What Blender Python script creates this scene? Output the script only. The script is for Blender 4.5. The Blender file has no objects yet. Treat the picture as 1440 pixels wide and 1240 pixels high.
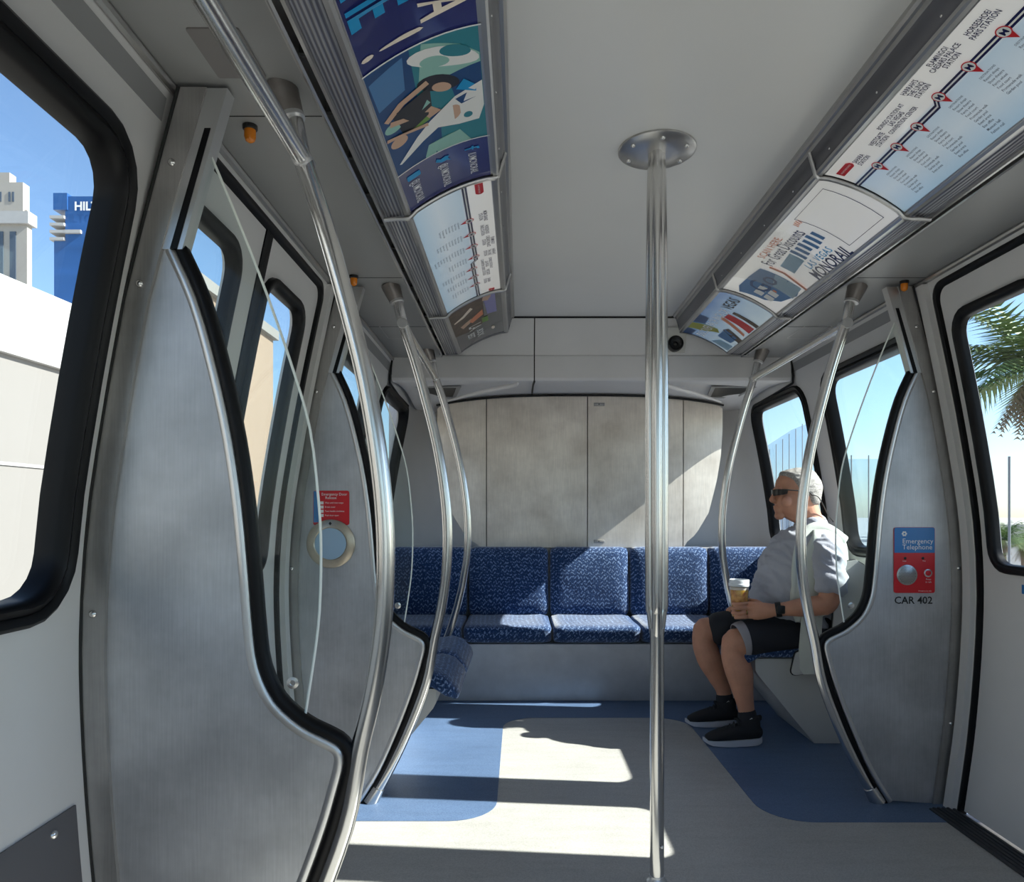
import bpy, bmesh, math, random
from mathutils import Vector, Matrix, geometry, noise
random.seed(7)
S = bpy.context.scene
COL = S.collection
PI = math.pi

# ------------------------------------------------------------------ camera, sky, sun, exposure
CX, CZ, F = -0.39, 1.07, 1020.0
cam_d = bpy.data.cameras.new('camera'); cam = bpy.data.objects.new('camera', cam_d); COL.objects.link(cam)
cam.location = (CX, 0, CZ); cam.rotation_euler = (PI/2, 0, 0)
cam_d.sensor_width = 36; cam_d.sensor_fit = 'HORIZONTAL'; cam_d.lens = 36*F/1440
cam_d.shift_x = -(731-720)/1440; cam_d.shift_y = (725-620)/1440
cam_d.clip_start = 0.02; cam_d.clip_end = 5000
S.camera = cam
S.view_settings.view_transform = 'Standard'; S.view_settings.look = 'None'
S.view_settings.gamma = 1; S.view_settings.use_curve_mapping = False
S.view_settings.exposure = 1.18
S.cycles.use_denoising = True
S.cycles.max_bounces = 10; S.cycles.diffuse_bounces = 7; S.cycles.glossy_bounces = 5
S.cycles.transparent_max_bounces = 24; S.cycles.sample_clamp_indirect = 4
S.cycles.caustics_reflective = False; S.cycles.caustics_refractive = False

SUN = Vector((1, -0.11, 0.775)).normalized()
W = bpy.data.worlds.new('world'); S.world = W; W.use_nodes = True
nt = W.node_tree; nt.nodes.clear()
sky = nt.nodes.new('ShaderNodeTexSky'); sky.sky_type = 'NISHITA'; sky.sun_disc = False
sky.sun_elevation = math.asin(SUN.z); sky.sun_rotation = math.atan2(SUN.x, SUN.y)
sky.altitude = 600; sky.air_density = 1.0; sky.dust_density = .9; sky.ozone_density = 3.0
bg = nt.nodes.new('ShaderNodeBackground'); bg.inputs['Strength'].default_value = 0.122
out = nt.nodes.new('ShaderNodeOutputWorld')
nt.links.new(sky.outputs[0], bg.inputs[0]); nt.links.new(bg.outputs[0], out.inputs[0])
sd = bpy.data.lights.new('sun', 'SUN'); so = bpy.data.objects.new('sun', sd); COL.objects.link(so)
sd.energy = 6.8; sd.angle = math.radians(0.5); sd.color = (1.0, 0.955, 0.90)
so.rotation_euler = SUN.to_track_quat('Z', 'Y').to_euler(); so.location = (8, -1, 8)

# ------------------------------------------------------------------ materials
def nodes(name):
    m = bpy.data.materials.new(name); m.use_nodes = True
    n = m.node_tree.nodes; l = m.node_tree.links
    return m, n, l, n['Principled BSDF']
def coords(n, l, scale=(1, 1, 1)):
    tc = n.new('ShaderNodeTexCoord'); mp = n.new('ShaderNodeMapping'); mp.inputs['Scale'].default_value = scale
    l.new(tc.outputs['Object'], mp.inputs['Vector']); return mp.outputs['Vector']
def ramp(n, l, src, stops):
    r = n.new('ShaderNodeValToRGB'); e = r.color_ramp.elements
    while len(e) < len(stops): e.new(0.5)
    for i, (p, c) in enumerate(stops):
        e[i].position = p; e[i].color = (*c, 1) if len(c) == 3 else c
    l.new(src, r.inputs[0]); return r.outputs[0]
def noisen(n, l, vec, scale, detail=3, rough=.5):
    t = n.new('ShaderNodeTexNoise'); t.inputs['Scale'].default_value = scale
    t.inputs['Detail'].default_value = detail; t.inputs['Roughness'].default_value = rough
    l.new(vec, t.inputs['Vector']); return t.outputs['Fac']
def bump(n, l, b, src, strength, dist=.01):
    k = n.new('ShaderNodeBump'); k.inputs['Strength'].default_value = strength; k.inputs['Distance'].default_value = dist
    l.new(src, k.inputs['Height']); l.new(k.outputs[0], b.inputs['Normal'])
def plain(name, c, rough=.5, metal=0, spec=.5, var=0, vscale=6, stretch=(1, 1, 1), bmp=0, bscale=200, coat=0, dark=None, sheen=0):
    m, n, l, b = nodes(name)
    b.inputs['Base Color'].default_value = (*c, 1); b.inputs['Roughness'].default_value = rough
    b.inputs['Metallic'].default_value = metal; b.inputs['Specular IOR Level'].default_value = spec
    b.inputs['Coat Weight'].default_value = coat; b.inputs['Coat Roughness'].default_value = .1
    if sheen: b.inputs['Sheen Weight'].default_value = sheen
    if var:
        v = coords(n, l, stretch); f = noisen(n, l, v, vscale, 5, .6)
        d = dark or tuple(x*(1-var) for x in c)
        l.new(ramp(n, l, f, [(.3, d), (.7, tuple(min(1, x*(1+var*.5)) for x in c))]), b.inputs['Base Color'])
    if bmp:
        v2 = coords(n, l, stretch); bump(n, l, b, noisen(n, l, v2, bscale, 2), bmp, .002)
    return m
def steel(name, c, rough, grain=(30, 30, 1), blotch=.35, metal=.9, tint=None):
    m, n, l, b = nodes(name)
    b.inputs['Metallic'].default_value = metal
    v = coords(n, l); v2 = coords(n, l, grain)
    f = noisen(n, l, v, 3.2, 5, .62); g = noisen(n, l, v2, 9, 3)
    d = tint or tuple(x*(1-blotch) for x in c)
    col = ramp(n, l, f, [(.32, d), (.62, c)])
    mx = n.new('ShaderNodeMix'); mx.data_type = 'RGBA'; mx.blend_type = 'MULTIPLY'; mx.inputs[0].default_value = .5
    l.new(col, mx.inputs[6]); l.new(ramp(n, l, g, [(.3, (.75, .75, .75)), (.7, (1, 1, 1))]), mx.inputs[7])
    l.new(mx.outputs[2], b.inputs['Base Color'])
    mr = n.new('ShaderNodeMapRange'); mr.inputs['To Min'].default_value = rough-.06; mr.inputs['To Max'].default_value = rough+.10
    l.new(g, mr.inputs['Value']); l.new(mr.outputs[0], b.inputs['Roughness'])
    bump(n, l, b, g, .08, .001)
    return m
M = {}
M['wall'] = plain('painted_wall', (.70, .69, .68), .42, var=.05, vscale=2.5)
M['wall_end'] = plain('painted_end_wall', (.72, .71, .71), .45, var=.05, vscale=2.5)
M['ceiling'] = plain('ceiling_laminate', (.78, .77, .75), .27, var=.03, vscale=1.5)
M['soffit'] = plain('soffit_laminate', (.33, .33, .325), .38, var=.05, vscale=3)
M['stripe'] = plain('grey_stripe', (.30, .30, .30), .5)
M['kick'] = plain('kick_plate', (.10, .10, .11), .4)
M['rubber'] = plain('black_rubber', (.003, .003, .004), .42, spec=.22)
M['black'] = plain('black_plastic', (.01, .01, .01), .45)
M['gap'] = plain('dark_gap', (.012, .012, .012), .8)
M['steel'] = steel('brushed_steel', (.60, .605, .62), .42, blotch=.34, metal=.55)
M['steel_end'] = steel('worn_steel', (.92, .85, .76), .45, grain=(20, 20, 1), blotch=.22, tint=(.66, .59, .51), metal=.4)
M['post'] = steel('post_steel', (.46, .445, .43), .36, blotch=.35, metal=.6)
M['rim'] = plain('bright_rim', (.66, .66, .66), .34, .9)
M['tube'] = plain('polished_tube', (.66, .65, .635), .22, 1)
M['collar'] = plain('cast_collar', (.33, .30, .28), .35, .9, var=.2, vscale=20)
M['alu'] = plain('aluminium_rail', (.52, .51, .50), .30, .9, var=.15, vscale=12, stretch=(1, .1, 1))
M['alu_dark'] = plain('dark_rail', (.16, .16, .18), .28, .9)
M['groove'] = None
M['threshold'] = plain('threshold_rubber', (.035, .035, .04), .5)
M['white'] = plain('white_ink', (.82, .82, .80), .4)
M['cream_ink'] = plain('cream_ink', (.85, .74, .62), .4)
M['navy'] = plain('navy_ink', (.012, .015, .085), .25, coat=.6)
M['blue'] = plain('blue_ink', (.008, .30, .62), .3)
M['teal'] = plain('teal_ink', (.03, .22, .27), .3)
M['mint'] = plain('mint_ink', (.28, .52, .45), .3)
M['deepblue'] = plain('deep_blue_ink', (.01, .06, .19), .3)
M['skin_ink'] = plain('skin_ink', (.60, .38, .26), .3)
M['hair_ink'] = plain('dark_ink', (.02, .018, .02), .3)
M['grey_ink'] = plain('grey_ink', (.08, .09, .13), .4)
M['red'] = plain('red_ink', (.62, .012, .02), .35)
M['signblue'] = plain('sign_blue', (.01, .17, .47), .35)
M['green_ink'] = plain('green_ink', (.16, .30, .06), .4)
M['olive_ink'] = plain('olive_ink', (.32, .33, .04), .4)
M['orange_ink'] = plain('orange_ink', (.72, .25, .12), .4)
M['midblue_ink'] = plain('mid_blue_ink', (.07, .20, .42), .35)
M['paleblue_ink'] = plain('pale_blue_ink', (.30, .48, .62), .35)
M['purple_ink'] = plain('purple_ink', (.25, .24, .50), .35)
M['brown_ink'] = plain('brown_ink', (.10, .06, .035), .35, var=.5, vscale=25)
M['tag_blue'] = plain('pale_blue_disc', (.36, .52, .68), .3)
M['tan'] = plain('tan_ring', (.55, .48, .38), .32, .7, var=.15, vscale=20)
M['plinth'] = plain('scuffed_plinth', (.56, .555, .56), .5, var=.12, vscale=9)
M['shell'] = plain('cream_shell', (.60, .595, .56), .42, var=.04, vscale=4)
M['skin'] = plain('skin', (.56, .27, .17), .5, spec=.4, var=.14, vscale=14, bmp=.15, bscale=120)
M['skin'].node_tree.nodes['Principled BSDF'].inputs['Subsurface Weight'].default_value = .08
M['hair'] = plain('silver_hair', (.40, .375, .345), .7, var=.6, vscale=80, stretch=(1, 3, 3), bmp=.8, bscale=160)
M['shirt'] = plain('grey_shirt', (.40, .41, .46), .85, var=.08, vscale=8, bmp=.3, bscale=60, sheen=.2)
M['vest'] = plain('pale_vest', (.62, .645, .58), .8, var=.06, vscale=8, bmp=.25, bscale=70)
M['shorts'] = plain('black_shorts', (.012, .013, .018), .8, bmp=.2, bscale=40)
M['lining'] = plain('grey_lining', (.30, .28, .29), .8)
M['shoe'] = plain('black_knit', (.014, .014, .016), .85, bmp=.6, bscale=300)
M['sole'] = plain('white_sole', (.62, .62, .66), .55)
M['lens'] = plain('dark_lens', (.006, .006, .007), .22, spec=.3)
M['gold'] = plain('gold', (.85, .55, .2), .2, 1)
M['amber'] = None
def glassy(name, tint=(1, 1, 1), ior=1.45, dirt=0.0, rough=0.0):
    m, n, l, b = nodes(name); n.remove(b)
    o = n['Material Output']; t = n.new('ShaderNodeBsdfTransparent'); t.inputs[0].default_value = (*tint, 1)
    g = n.new('ShaderNodeBsdfGlossy'); g.inputs['Roughness'].default_value = rough
    lw = n.new('ShaderNodeLayerWeight'); pw = n.new('ShaderNodeMath'); pw.operation = 'POWER'; pw.inputs[1].default_value = 4.5
    l.new(lw.outputs['Facing'], pw.inputs[0]); fr = n.new('ShaderNodeMath'); fr.operation = 'MULTIPLY_ADD'
    f0 = ((ior-1)/(ior+1))**2; fr.inputs[1].default_value = .55-f0; fr.inputs[2].default_value = f0; l.new(pw.outputs[0], fr.inputs[0])
    mx = n.new('ShaderNodeMixShader'); l.new(fr.outputs[0], mx.inputs[0]); l.new(t.outputs[0], mx.inputs[1]); l.new(g.outputs[0], mx.inputs[2])
    last = mx
    if dirt:
        d = n.new('ShaderNodeBsdfDiffuse'); d.inputs[0].default_value = (.8, .8, .8, 1)
        m2 = n.new('ShaderNodeMixShader'); m2.inputs[0].default_value = dirt
        l.new(mx.outputs[0], m2.inputs[1]); l.new(d.outputs[0], m2.inputs[2]); last = m2
    l.new(last.outputs[0], o.inputs[0]); return m
M['glass'] = glassy('window_glass', (.93, .97, .97), 1.35, .006)
M['screen_glass'] = glassy('screen_glass', (.95, .985, .975), 1.25, .012)
M['plastic'] = glassy('clear_plastic', (.93, .93, .92), 1.3, .10)
m, n, l, b = nodes('polished_glass_edge'); b.inputs['Base Color'].default_value = (.92, .95, .90, 1); b.inputs['Roughness'].default_value = .15
M['glass_edge'] = m
m, n, l, b = nodes('amber_lens'); b.inputs['Base Color'].default_value = (.75, .22, .01, 1); b.inputs['Roughness'].default_value = .15
M['amber'] = m
m, n, l, b = nodes('beer'); b.inputs['Base Color'].default_value = (.80, .36, .035, 1); b.inputs['Roughness'].default_value = .1
b.inputs['Subsurface Weight'].default_value = .5
l.new(ramp(n, l, noisen(n, l, coords(n, l), 45, 2), [(.35, (.55, .20, .015)), (.65, (.90, .48, .07))]), b.inputs['Base Color'])
M['beer'] = m
m, n, l, b = nodes('ribbed_aluminium'); b.inputs['Metallic'].default_value = .9; b.inputs['Roughness'].default_value = .35
v = coords(n, l); wv = n.new('ShaderNodeTexWave'); wv.bands_direction = 'X'; wv.inputs['Scale'].default_value = 32; l.new(v, wv.inputs[0])
l.new(ramp(n, l, wv.outputs['Fac'], [(.2, (.16, .16, .19)), (.8, (.42, .42, .44))]), b.inputs['Base Color']); bump(n, l, b, wv.outputs['Fac'], .5, .003)
M['groove'] = m
# upholstery: navy moquette with pale zigzag strokes
m, n, l, b = nodes('moquette'); b.inputs['Roughness'].default_value = .95; b.inputs['Sheen Weight'].default_value = .35
b.inputs['Specular IOR Level'].default_value = .15
tc = n.new('ShaderNodeTexCoord'); sp = n.new('ShaderNodeSeparateXYZ'); l.new(tc.outputs['Object'], sp.inputs[0])
def math_(op, a, b2=None):
    k = n.new('ShaderNodeMath'); k.operation = op
    for i, q in enumerate((a, b2)):
        if q is None: continue
        if isinstance(q, (int, float)): k.inputs[i].default_value = q
        else: l.new(q, k.inputs[i])
    return k.outputs[0]
wob = math_('MULTIPLY', noisen(n, l, coords(n, l), 14, 2), .05)
hx = math_('ADD', math_('ADD', sp.outputs[0], wob), math_('MULTIPLY', sp.outputs[1], .9)); hz = math_('ADD', math_('ADD', sp.outputs[2], wob), math_('MULTIPLY', sp.outputs[1], .8))
zig = math_('MULTIPLY', math_('PINGPONG', math_('MULTIPLY', hx, 1), .014), 1.3)
fr = math_('FRACT', math_('MULTIPLY', math_('ADD', hz, zig), 38))
st = math_('GREATER_THAN', fr, .62)
seg = noisen(n, l, coords(n, l, (1, 1, 1)), 85, 1)
st2 = math_('MULTIPLY', st, math_('GREATER_THAN', seg, .50))
fine = noisen(n, l, coords(n, l, (1, 1, .4)), 260, 2)
c1 = ramp(n, l, fine, [(.35, (.006, .020, .065)), (.65, (.028, .07, .18))])
mx = n.new('ShaderNodeMix'); mx.data_type = 'RGBA'; l.new(st2, mx.inputs[0]); l.new(c1, mx.inputs[6]); mx.inputs[7].default_value = (.17, .25, .42, 1)
l.new(mx.outputs[2], b.inputs['Base Color']); bump(n, l, b, fine, .5, .003)
M['fabric'] = m
def floor_mat(name, c, c2):
    m, n, l, b = nodes(name); b.inputs['Roughness'].default_value = .42; b.inputs['Specular IOR Level'].default_value = .45
    v = coords(n, l); f = noisen(n, l, v, 220, 2); g = noisen(n, l, v, 2.2, 5, .65); st = noisen(n, l, coords(n, l, (1.2, 9, 1)), 3, 4)
    a = ramp(n, l, f, [(.35, c2), (.62, c)])
    mx = n.new('ShaderNodeMix'); mx.data_type = 'RGBA'; mx.blend_type = 'MULTIPLY'; mx.inputs[0].default_value = 1
    l.new(a, mx.inputs[6]); l.new(ramp(n, l, g, [(.3, (.86, .86, .86)), (.65, (1, 1, 1))]), mx.inputs[7])
    m2 = n.new('ShaderNodeMix'); m2.data_type = 'RGBA'; m2.blend_type = 'MULTIPLY'; m2.inputs[0].default_value = .5
    l.new(mx.outputs[2], m2.inputs[6]); l.new(ramp(n, l, st, [(.35, (.86, .85, .84)), (.55, (1, 1, 1))]), m2.inputs[7])
    l.new(m2.outputs[2], b.inputs['Base Color'])
    mr = n.new('ShaderNodeMapRange'); mr.inputs['To Min'].default_value = .32; mr.inputs['To Max'].default_value = .5
    l.new(g, mr.inputs['Value']); l.new(mr.outputs[0], b.inputs['Roughness'])
    return m
M['floor'] = floor_mat('beige_vinyl', (.52, .50, .465), (.42, .405, .375))
M['floor_blue'] = floor_mat('blue_vinyl', (.13, .20, .33), (.085, .14, .25))

# ------------------------------------------------------------------ mesh helpers
def tag(o, label=None, cat=None, group=None, kind=None):
    if label: o['label'] = label
    if cat: o['category'] = cat
    if group: o['group'] = group
    if kind: o['kind'] = kind
    return o
def mk(name, verts, faces, mat, parent=None, smooth=True, angle=35):
    me = bpy.data.meshes.new(name)
    verts = [Vector(v) for v in verts]
    o = bpy.data.objects.new(name, me); COL.objects.link(o)
    if parent is None and verts:
        x0 = min(v.x for v in verts); x1 = max(v.x for v in verts); y0 = min(v.y for v in verts); y1 = max(v.y for v in verts)
        base = Vector(((x0+x1)/2, (y0+y1)/2, min(v.z for v in verts)))
        o.location = base; verts = [v-base for v in verts]
    me.from_pydata([tuple(v) for v in verts], [], faces); me.update()
    me.materials.append(M[mat] if isinstance(mat, str) else mat)
    bm = bmesh.new(); bm.from_mesh(me); bmesh.ops.recalc_face_normals(bm, faces=bm.faces); bm.to_mesh(me); bm.free()
    if smooth:
        me.polygons.foreach_set('use_smooth', [True]*len(me.polygons)); me.set_sharp_from_angle(angle=math.radians(angle))
    if parent is not None:
        o.parent = parent; o.matrix_parent_inverse = Matrix.Translation(-world_loc(parent))
    return o
def world_loc(o):
    if o.parent is None: return Vector(o.location)
    return world_loc(o.parent) + o.matrix_parent_inverse.translation + Vector(o.location)
def empty(name, loc, label=None, cat=None, group=None, kind=None, parent=None):
    o = bpy.data.objects.new(name, None); COL.objects.link(o); o.location = loc; o.empty_display_size = .05
    return tag(o, label, cat, group, kind)
class MB:
    def __init__(s): s.v = []; s.f = []
    def add(s, v, f):
        k = len(s.v); s.v += [Vector(p) for p in v]; s.f += [tuple(i+k for i in q) for q in f]; return s
    def out(s, name, mat, parent=None, smooth=True, angle=35): return mk(name, s.v, s.f, mat, parent, smooth, angle)
def multi(name, parts, parent):
    """one printed layer: several inks in one mesh; parts = list of (MB, material)"""
    V = []; Fc = []; idx = []; ms = []
    for mb, m_ in parts:
        if not mb.v: continue
        k = len(V); V += mb.v; Fc += [tuple(i+k for i in q) for q in mb.f]; idx += [len(ms)]*len(mb.f); ms.append(m_)
    o = mk(name, V, Fc, ms[0], parent, False)
    for m_ in ms[1:]: o.data.materials.append(M[m_])
    o.data.polygons.foreach_set('material_index', idx); return o
def box(x0, x1, y0, y1, z0, z1):
    v = [(x, y, z) for x in (x0, x1) for y in (y0, y1) for z in (z0, z1)]
    return v, [(0, 1, 3, 2), (4, 6, 7, 5), (0, 4, 5, 1), (2, 3, 7, 6), (0, 2, 6, 4), (1, 5, 7, 3)]
def rbox(x0, x1, y0, y1, z0, z1, r=.01, seg=2, div=0, fn=None):
    bm = bmesh.new(); v, f = box(x0, x1, y0, y1, z0, z1)
    vs = [bm.verts.new(p) for p in v]
    for q in f: bm.faces.new([vs[i] for i in q])
    bmesh.ops.recalc_face_normals(bm, faces=bm.faces)
    if div: bmesh.ops.subdivide_edges(bm, edges=bm.edges, cuts=div, use_grid_fill=True)
    if not div: bmesh.ops.bevel(bm, geom=bm.edges[:], offset=r, segments=seg, profile=.5, affect='EDGES')
    else:
        c = Vector(((x0+x1)/2, (y0+y1)/2, (z0+z1)/2)); h = Vector(((x1-x0)/2, (y1-y0)/2, (z1-z0)/2))
        for q in bm.verts:   # round the outline of the divided box
            d = q.co-c; inner = Vector([max(-(h[i]-r), min(h[i]-r, d[i])) for i in range(3)]); e = d-inner
            if e.length > 1e-9: 
                q.co = c+inner+e.normalized()*r*min(1, e.length/r*1.0) if e.length < r else c+inner+e.normalized()*r
    if fn:
        for q in bm.verts: q.co = Vector(fn(q.co))
    bm.verts.index_update()
    rv = [q.co.copy() for q in bm.verts]; rf = [tuple(w.index for w in q.verts) for q in bm.faces]; bm.free()
    return rv, rf
def crom(P, n=6):
    P = [Vector(p) for p in P]; R = []
    for i in range(len(P)-1):
        a = P[i-1] if i else P[0]*2-P[1]; b = P[i]; c = P[i+1]; d = P[i+2] if i+2 < len(P) else P[-1]*2-P[-2]
        for k in range(n):
            t = k/n; R.append(.5*((2*b)+(-a+c)*t+(2*a-5*b+4*c-d)*t*t+(-a+3*b-3*c+d)*t**3))
    R.append(P[-1]); return R
def tube(P, r, n=14, smooth_n=0, cap=True, ref=None):
    """r: number or list of radii along P"""
    if smooth_n:
        Q = [(*p, (r if isinstance(r, (int, float)) else r[i])) for i, p in enumerate(P)]
        Q4 = [Vector(q) for q in Q]; C = []
        for i in range(len(Q4)-1):
            a = Q4[i-1] if i else Q4[0]*2-Q4[1]; b = Q4[i]; c = Q4[i+1]; d = Q4[i+2] if i+2 < len(Q4) else Q4[-1]*2-Q4[-2]
            for k in range(smooth_n):
                t = k/smooth_n; C.append(.5*((2*b)+(-a+c)*t+(2*a-5*b+4*c-d)*t*t+(-a+3*b-3*c+d)*t**3))
        C.append(Q4[-1]); P = [q.xyz for q in C]; R = [q.w for q in C]
    else:
        P = [Vector(p) for p in P]; R = [r]*len(P) if isinstance(r, (int, float)) else r
    V = []; Fc = []; T0 = (P[1]-P[0]).normalized()
    s = Vector(ref) if ref else (Vector((0, 1, 0)) if abs(T0.y) < .9 else Vector((1, 0, 0)))
    for i, p in enumerate(P):
        T = (P[min(i+1, len(P)-1)]-P[max(i-1, 0)]).normalized()
        s = (s-T*s.dot(T)).normalized(); t2 = T.cross(s)
        for k in range(n):
            a = 2*PI*k/n; V.append(p+(s*math.cos(a)+t2*math.sin(a))*R[i])
    for i in range(len(P)-1):
        for k in range(n):
            Fc.append((i*n+k, i*n+(k+1) % n, (i+1)*n+(k+1) % n, (i+1)*n+k))
    if cap: Fc.append(tuple(range(n))[::-1]); Fc.append(tuple((len(P)-1)*n+k for k in range(n)))
    return V, Fc
def lathe(c, prof, n=24, axis='Z', sx=1, sy=1):
    """prof: list of (r, h) along axis from c"""
    V = []; Fc = []; c = Vector(c)
    ax = {'Z': (Vector((1, 0, 0)), Vector((0, 1, 0)), Vector((0, 0, 1))), 'Y': (Vector((1, 0, 0)), Vector((0, 0, 1)), Vector((0, 1, 0))),
          'X': (Vector((0, 1, 0)), Vector((0, 0, 1)), Vector((1, 0, 0)))}[axis]
    for r, h in prof:
        for k in range(n):
            a = 2*PI*k/n; V.append(c+ax[0]*math.cos(a)*r*sx+ax[1]*math.sin(a)*r*sy+ax[2]*h)
    for i in range(len(prof)-1):
        for k in range(n): Fc.append((i*n+k, i*n+(k+1) % n, (i+1)*n+(k+1) % n, (i+1)*n+k))
    Fc.append(tuple(range(n))[::-1]); Fc.append(tuple((len(prof)-1)*n+k for k in range(n)))
    return V, Fc
def dome(c, r, axis, sgn=1, h=.5, n=12):
    return lathe(c, [(r, 0), (r*.92, sgn*r*h*.45), (r*.6, sgn*r*h*.85), (r*.15, sgn*r*h)], n, axis)
def inside(p, poly):
    x, y = p; c = False; j = len(poly)-1
    for i in range(len(poly)):
        xi, yi = poly[i]; xj, yj = poly[j]
        if (yi > y) != (yj > y) and x < (xj-xi)*(y-yi)/(yj-yi)+xi: c = not c
        j = i
    return c
def densify(L, step):
    R = []
    for i in range(len(L)):
        p, q = L[i], L[(i+1) % len(L)]; n = max(1, math.ceil(max(abs(q[0]-p[0])/step[0], abs(q[1]-p[1])/step[1])-.3))
        for k in range(n): R.append((p[0]+(q[0]-p[0])*k/n, p[1]+(q[1]-p[1])*k/n))
    return R
def cdt(outer, holes, step):
    P = []; E = []
    if step: outer = densify(outer, step); holes = [densify(h, step) for h in holes]
    for loop in [outer]+holes:
        k = len(P); P += [Vector(q) for q in loop]; E += [(k+i, k+(i+1) % len(loop)) for i in range(len(loop))]
    if step:
        sx, sy = step
        x0 = min(q[0] for q in outer); x1 = max(q[0] for q in outer); y0 = min(q[1] for q in outer); y1 = max(q[1] for q in outer)
        nx = max(1, int((x1-x0)/sx)); ny = max(1, int((y1-y0)/sy))
        bd = P[:]
        for i in range(1, nx):
            for j in range(1, ny):
                q = (x0+(x1-x0)*i/nx, y0+(y1-y0)*j/ny)
                if not inside(q, outer) or any(inside(q, h) for h in holes): continue
                qq = Vector(q); lim = (min(sx, sy)*.3)**2
                if any((b-qq).length_squared < lim for b in bd): continue
                P.append(qq)
    v, e, f, *_ = geometry.delaunay_2d_cdt(P, E, [], 0, 1e-7)
    T = []
    for t in f:
        c = ((v[t[0]].x+v[t[1]].x+v[t[2]].x)/3, (v[t[0]].y+v[t[1]].y+v[t[2]].y)/3)
        if inside(c, outer) and not any(inside(c, h) for h in holes): T.append(tuple(t))
    return [(q.x, q.y) for q in v], T
def slab(outer, fmap, t0, t1=None, holes=(), step=None):
    v, T = cdt([tuple(q) for q in outer], [list(h) for h in holes], step)
    V = [Vector(fmap(a, b, t0)) for a, b in v]
    if t1 is None: return V, T
    n = len(v); V += [Vector(fmap(a, b, t1)) for a, b in v]
    Fc = list(T)+[tuple(i+n for i in reversed(t)) for t in T]
    cnt = {}
    for t in T:
        for i in range(3):
            a, b = t[i], t[(i+1) % 3]; cnt.setdefault((min(a, b), max(a, b)), []).append((a, b))
    for k, q in cnt.items():
        if len(q) == 1: a, b = q[0]; Fc.append((b, a, a+n, b+n))
    return V, Fc
def rrect(a0, a1, b0, b1, r, inset=0, n=5, seg=6):
    a0 += inset; a1 -= inset; b0 += inset; b1 -= inset; r = max(r-inset, .008)
    R = []
    cs = [(a1-r, b1-r, 0), (a0+r, b1-r, 90), (a0+r, b0+r, 180), (a1-r, b0+r, 270)]
    for i, (cx, cy, s) in enumerate(cs):
        for k in range(n+1):
            a = math.radians(s+90*k/n); R.append((cx+r*math.cos(a), cy+r*math.sin(a)))
        nx = cs[(i+1) % 4]; a = math.radians(nx[2]); e = (nx[0]+r*math.cos(a), nx[1]+r*math.sin(a)); p = R[-1]
        for k in range(1, seg): R.append((p[0]+(e[0]-p[0])*k/seg, p[1]+(e[1]-p[1])*k/seg))
    return R
def ring(rect, r, prof, fmap, n=5, seg=6):
    """prof: list of (inset, height towards the cabin)"""
    V = []; Fc = []; N = None
    for ins, h in prof:
        L = rrect(*rect, r, ins, n, seg); N = len(L)
        V += [Vector(fmap(a, b, -h)) for a, b in L]
    for i in range(len(prof)-1):
        for k in range(N): Fc.append((i*N+k, i*N+(k+1) % N, (i+1)*N+(k+1) % N, (i+1)*N+k))
    return V, Fc
_tc = {}
def text2d(s, size=1.0, sx=1.0, bold=0.0, align='LEFT', ls=1.0):
    """flat lettering: vertices (x, y) and faces"""
    key = (s, bold, align, ls)
    if key not in _tc:
        cu = bpy.data.curves.new('lettering', 'FONT'); cu.body = s; cu.size = 1; cu.offset = bold; cu.align_x = align
        cu.space_character = ls; cu.resolution_u = 2; cu.fill_mode = 'FRONT' if hasattr(cu, 'fill_mode') else cu.fill_mode
        o = bpy.data.objects.new('lettering', cu); COL.objects.link(o)
        dg = bpy.context.evaluated_depsgraph_get(); dg.update(); me = bpy.data.meshes.new_from_object(o.evaluated_get(dg))
        _tc[key] = ([(v.co.x, v.co.y) for v in me.vertices], [tuple(p.vertices) for p in me.polygons])
        bpy.data.objects.remove(o); bpy.data.curves.remove(cu); bpy.data.meshes.remove(me)
    v, f = _tc[key]
    return [(a*size*sx, b*size) for a, b in v], f
def put_text(mb, s, size, place, sx=1.0, bold=0.0, align='LEFT', ls=1.0):
    """place(x, y) -> 3D point"""
    v, f = text2d(s, size, sx, bold, align, ls)
    mb.add([place(a, b) for a, b in v], f)

# ------------------------------------------------------------------ car section
WP = [(0, 1.19), (.33, 1.235), (.75, 1.262), (1.04, 1.25), (1.3, 1.212), (1.52, 1.172), (1.7, 1.135), (1.93, 1.085), (2.2, 1.02)]
def wz(z):
    z = max(0, min(2.2, z))
    for i in range(len(WP)-1):
        if z <= WP[i+1][0]:
            a, b = WP[i], WP[i+1]; t = (z-a[0])/(b[0]-a[0])
            p0 = WP[i-1] if i else a; p3 = WP[i+2] if i+2 < len(WP) else b
            m0 = (b[1]-p0[1])/(b[0]-p0[0]) if i else (b[1]-a[1])/(b[0]-a[0]); m1 = (p3[1]-a[1])/(p3[0]-a[0])
            h = b[0]-a[0]
            return (2*t**3-3*t*t+1)*a[1]+(t**3-2*t*t+t)*h*m0+(-2*t**3+3*t*t)*b[1]+(t**3-t*t)*h*m1
    return WP[-1][1]
def wm(s): return lambda y, z, t: (s*(wz(z)+t), y, z)
ZS = 1.93      # soffit height
YF, YE = -1.6, 5.02
WIN = [(-1.25, -.15), (.02, 1.40), (2.72, 3.66), (3.86, 4.75)]
ZW0, ZW1 = .87, 1.785
DOOR = (1.53, 2.62); DZ = 1.90; DC = 2.075
SIDE = {-1: 'left', 1: 'right'}
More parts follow.
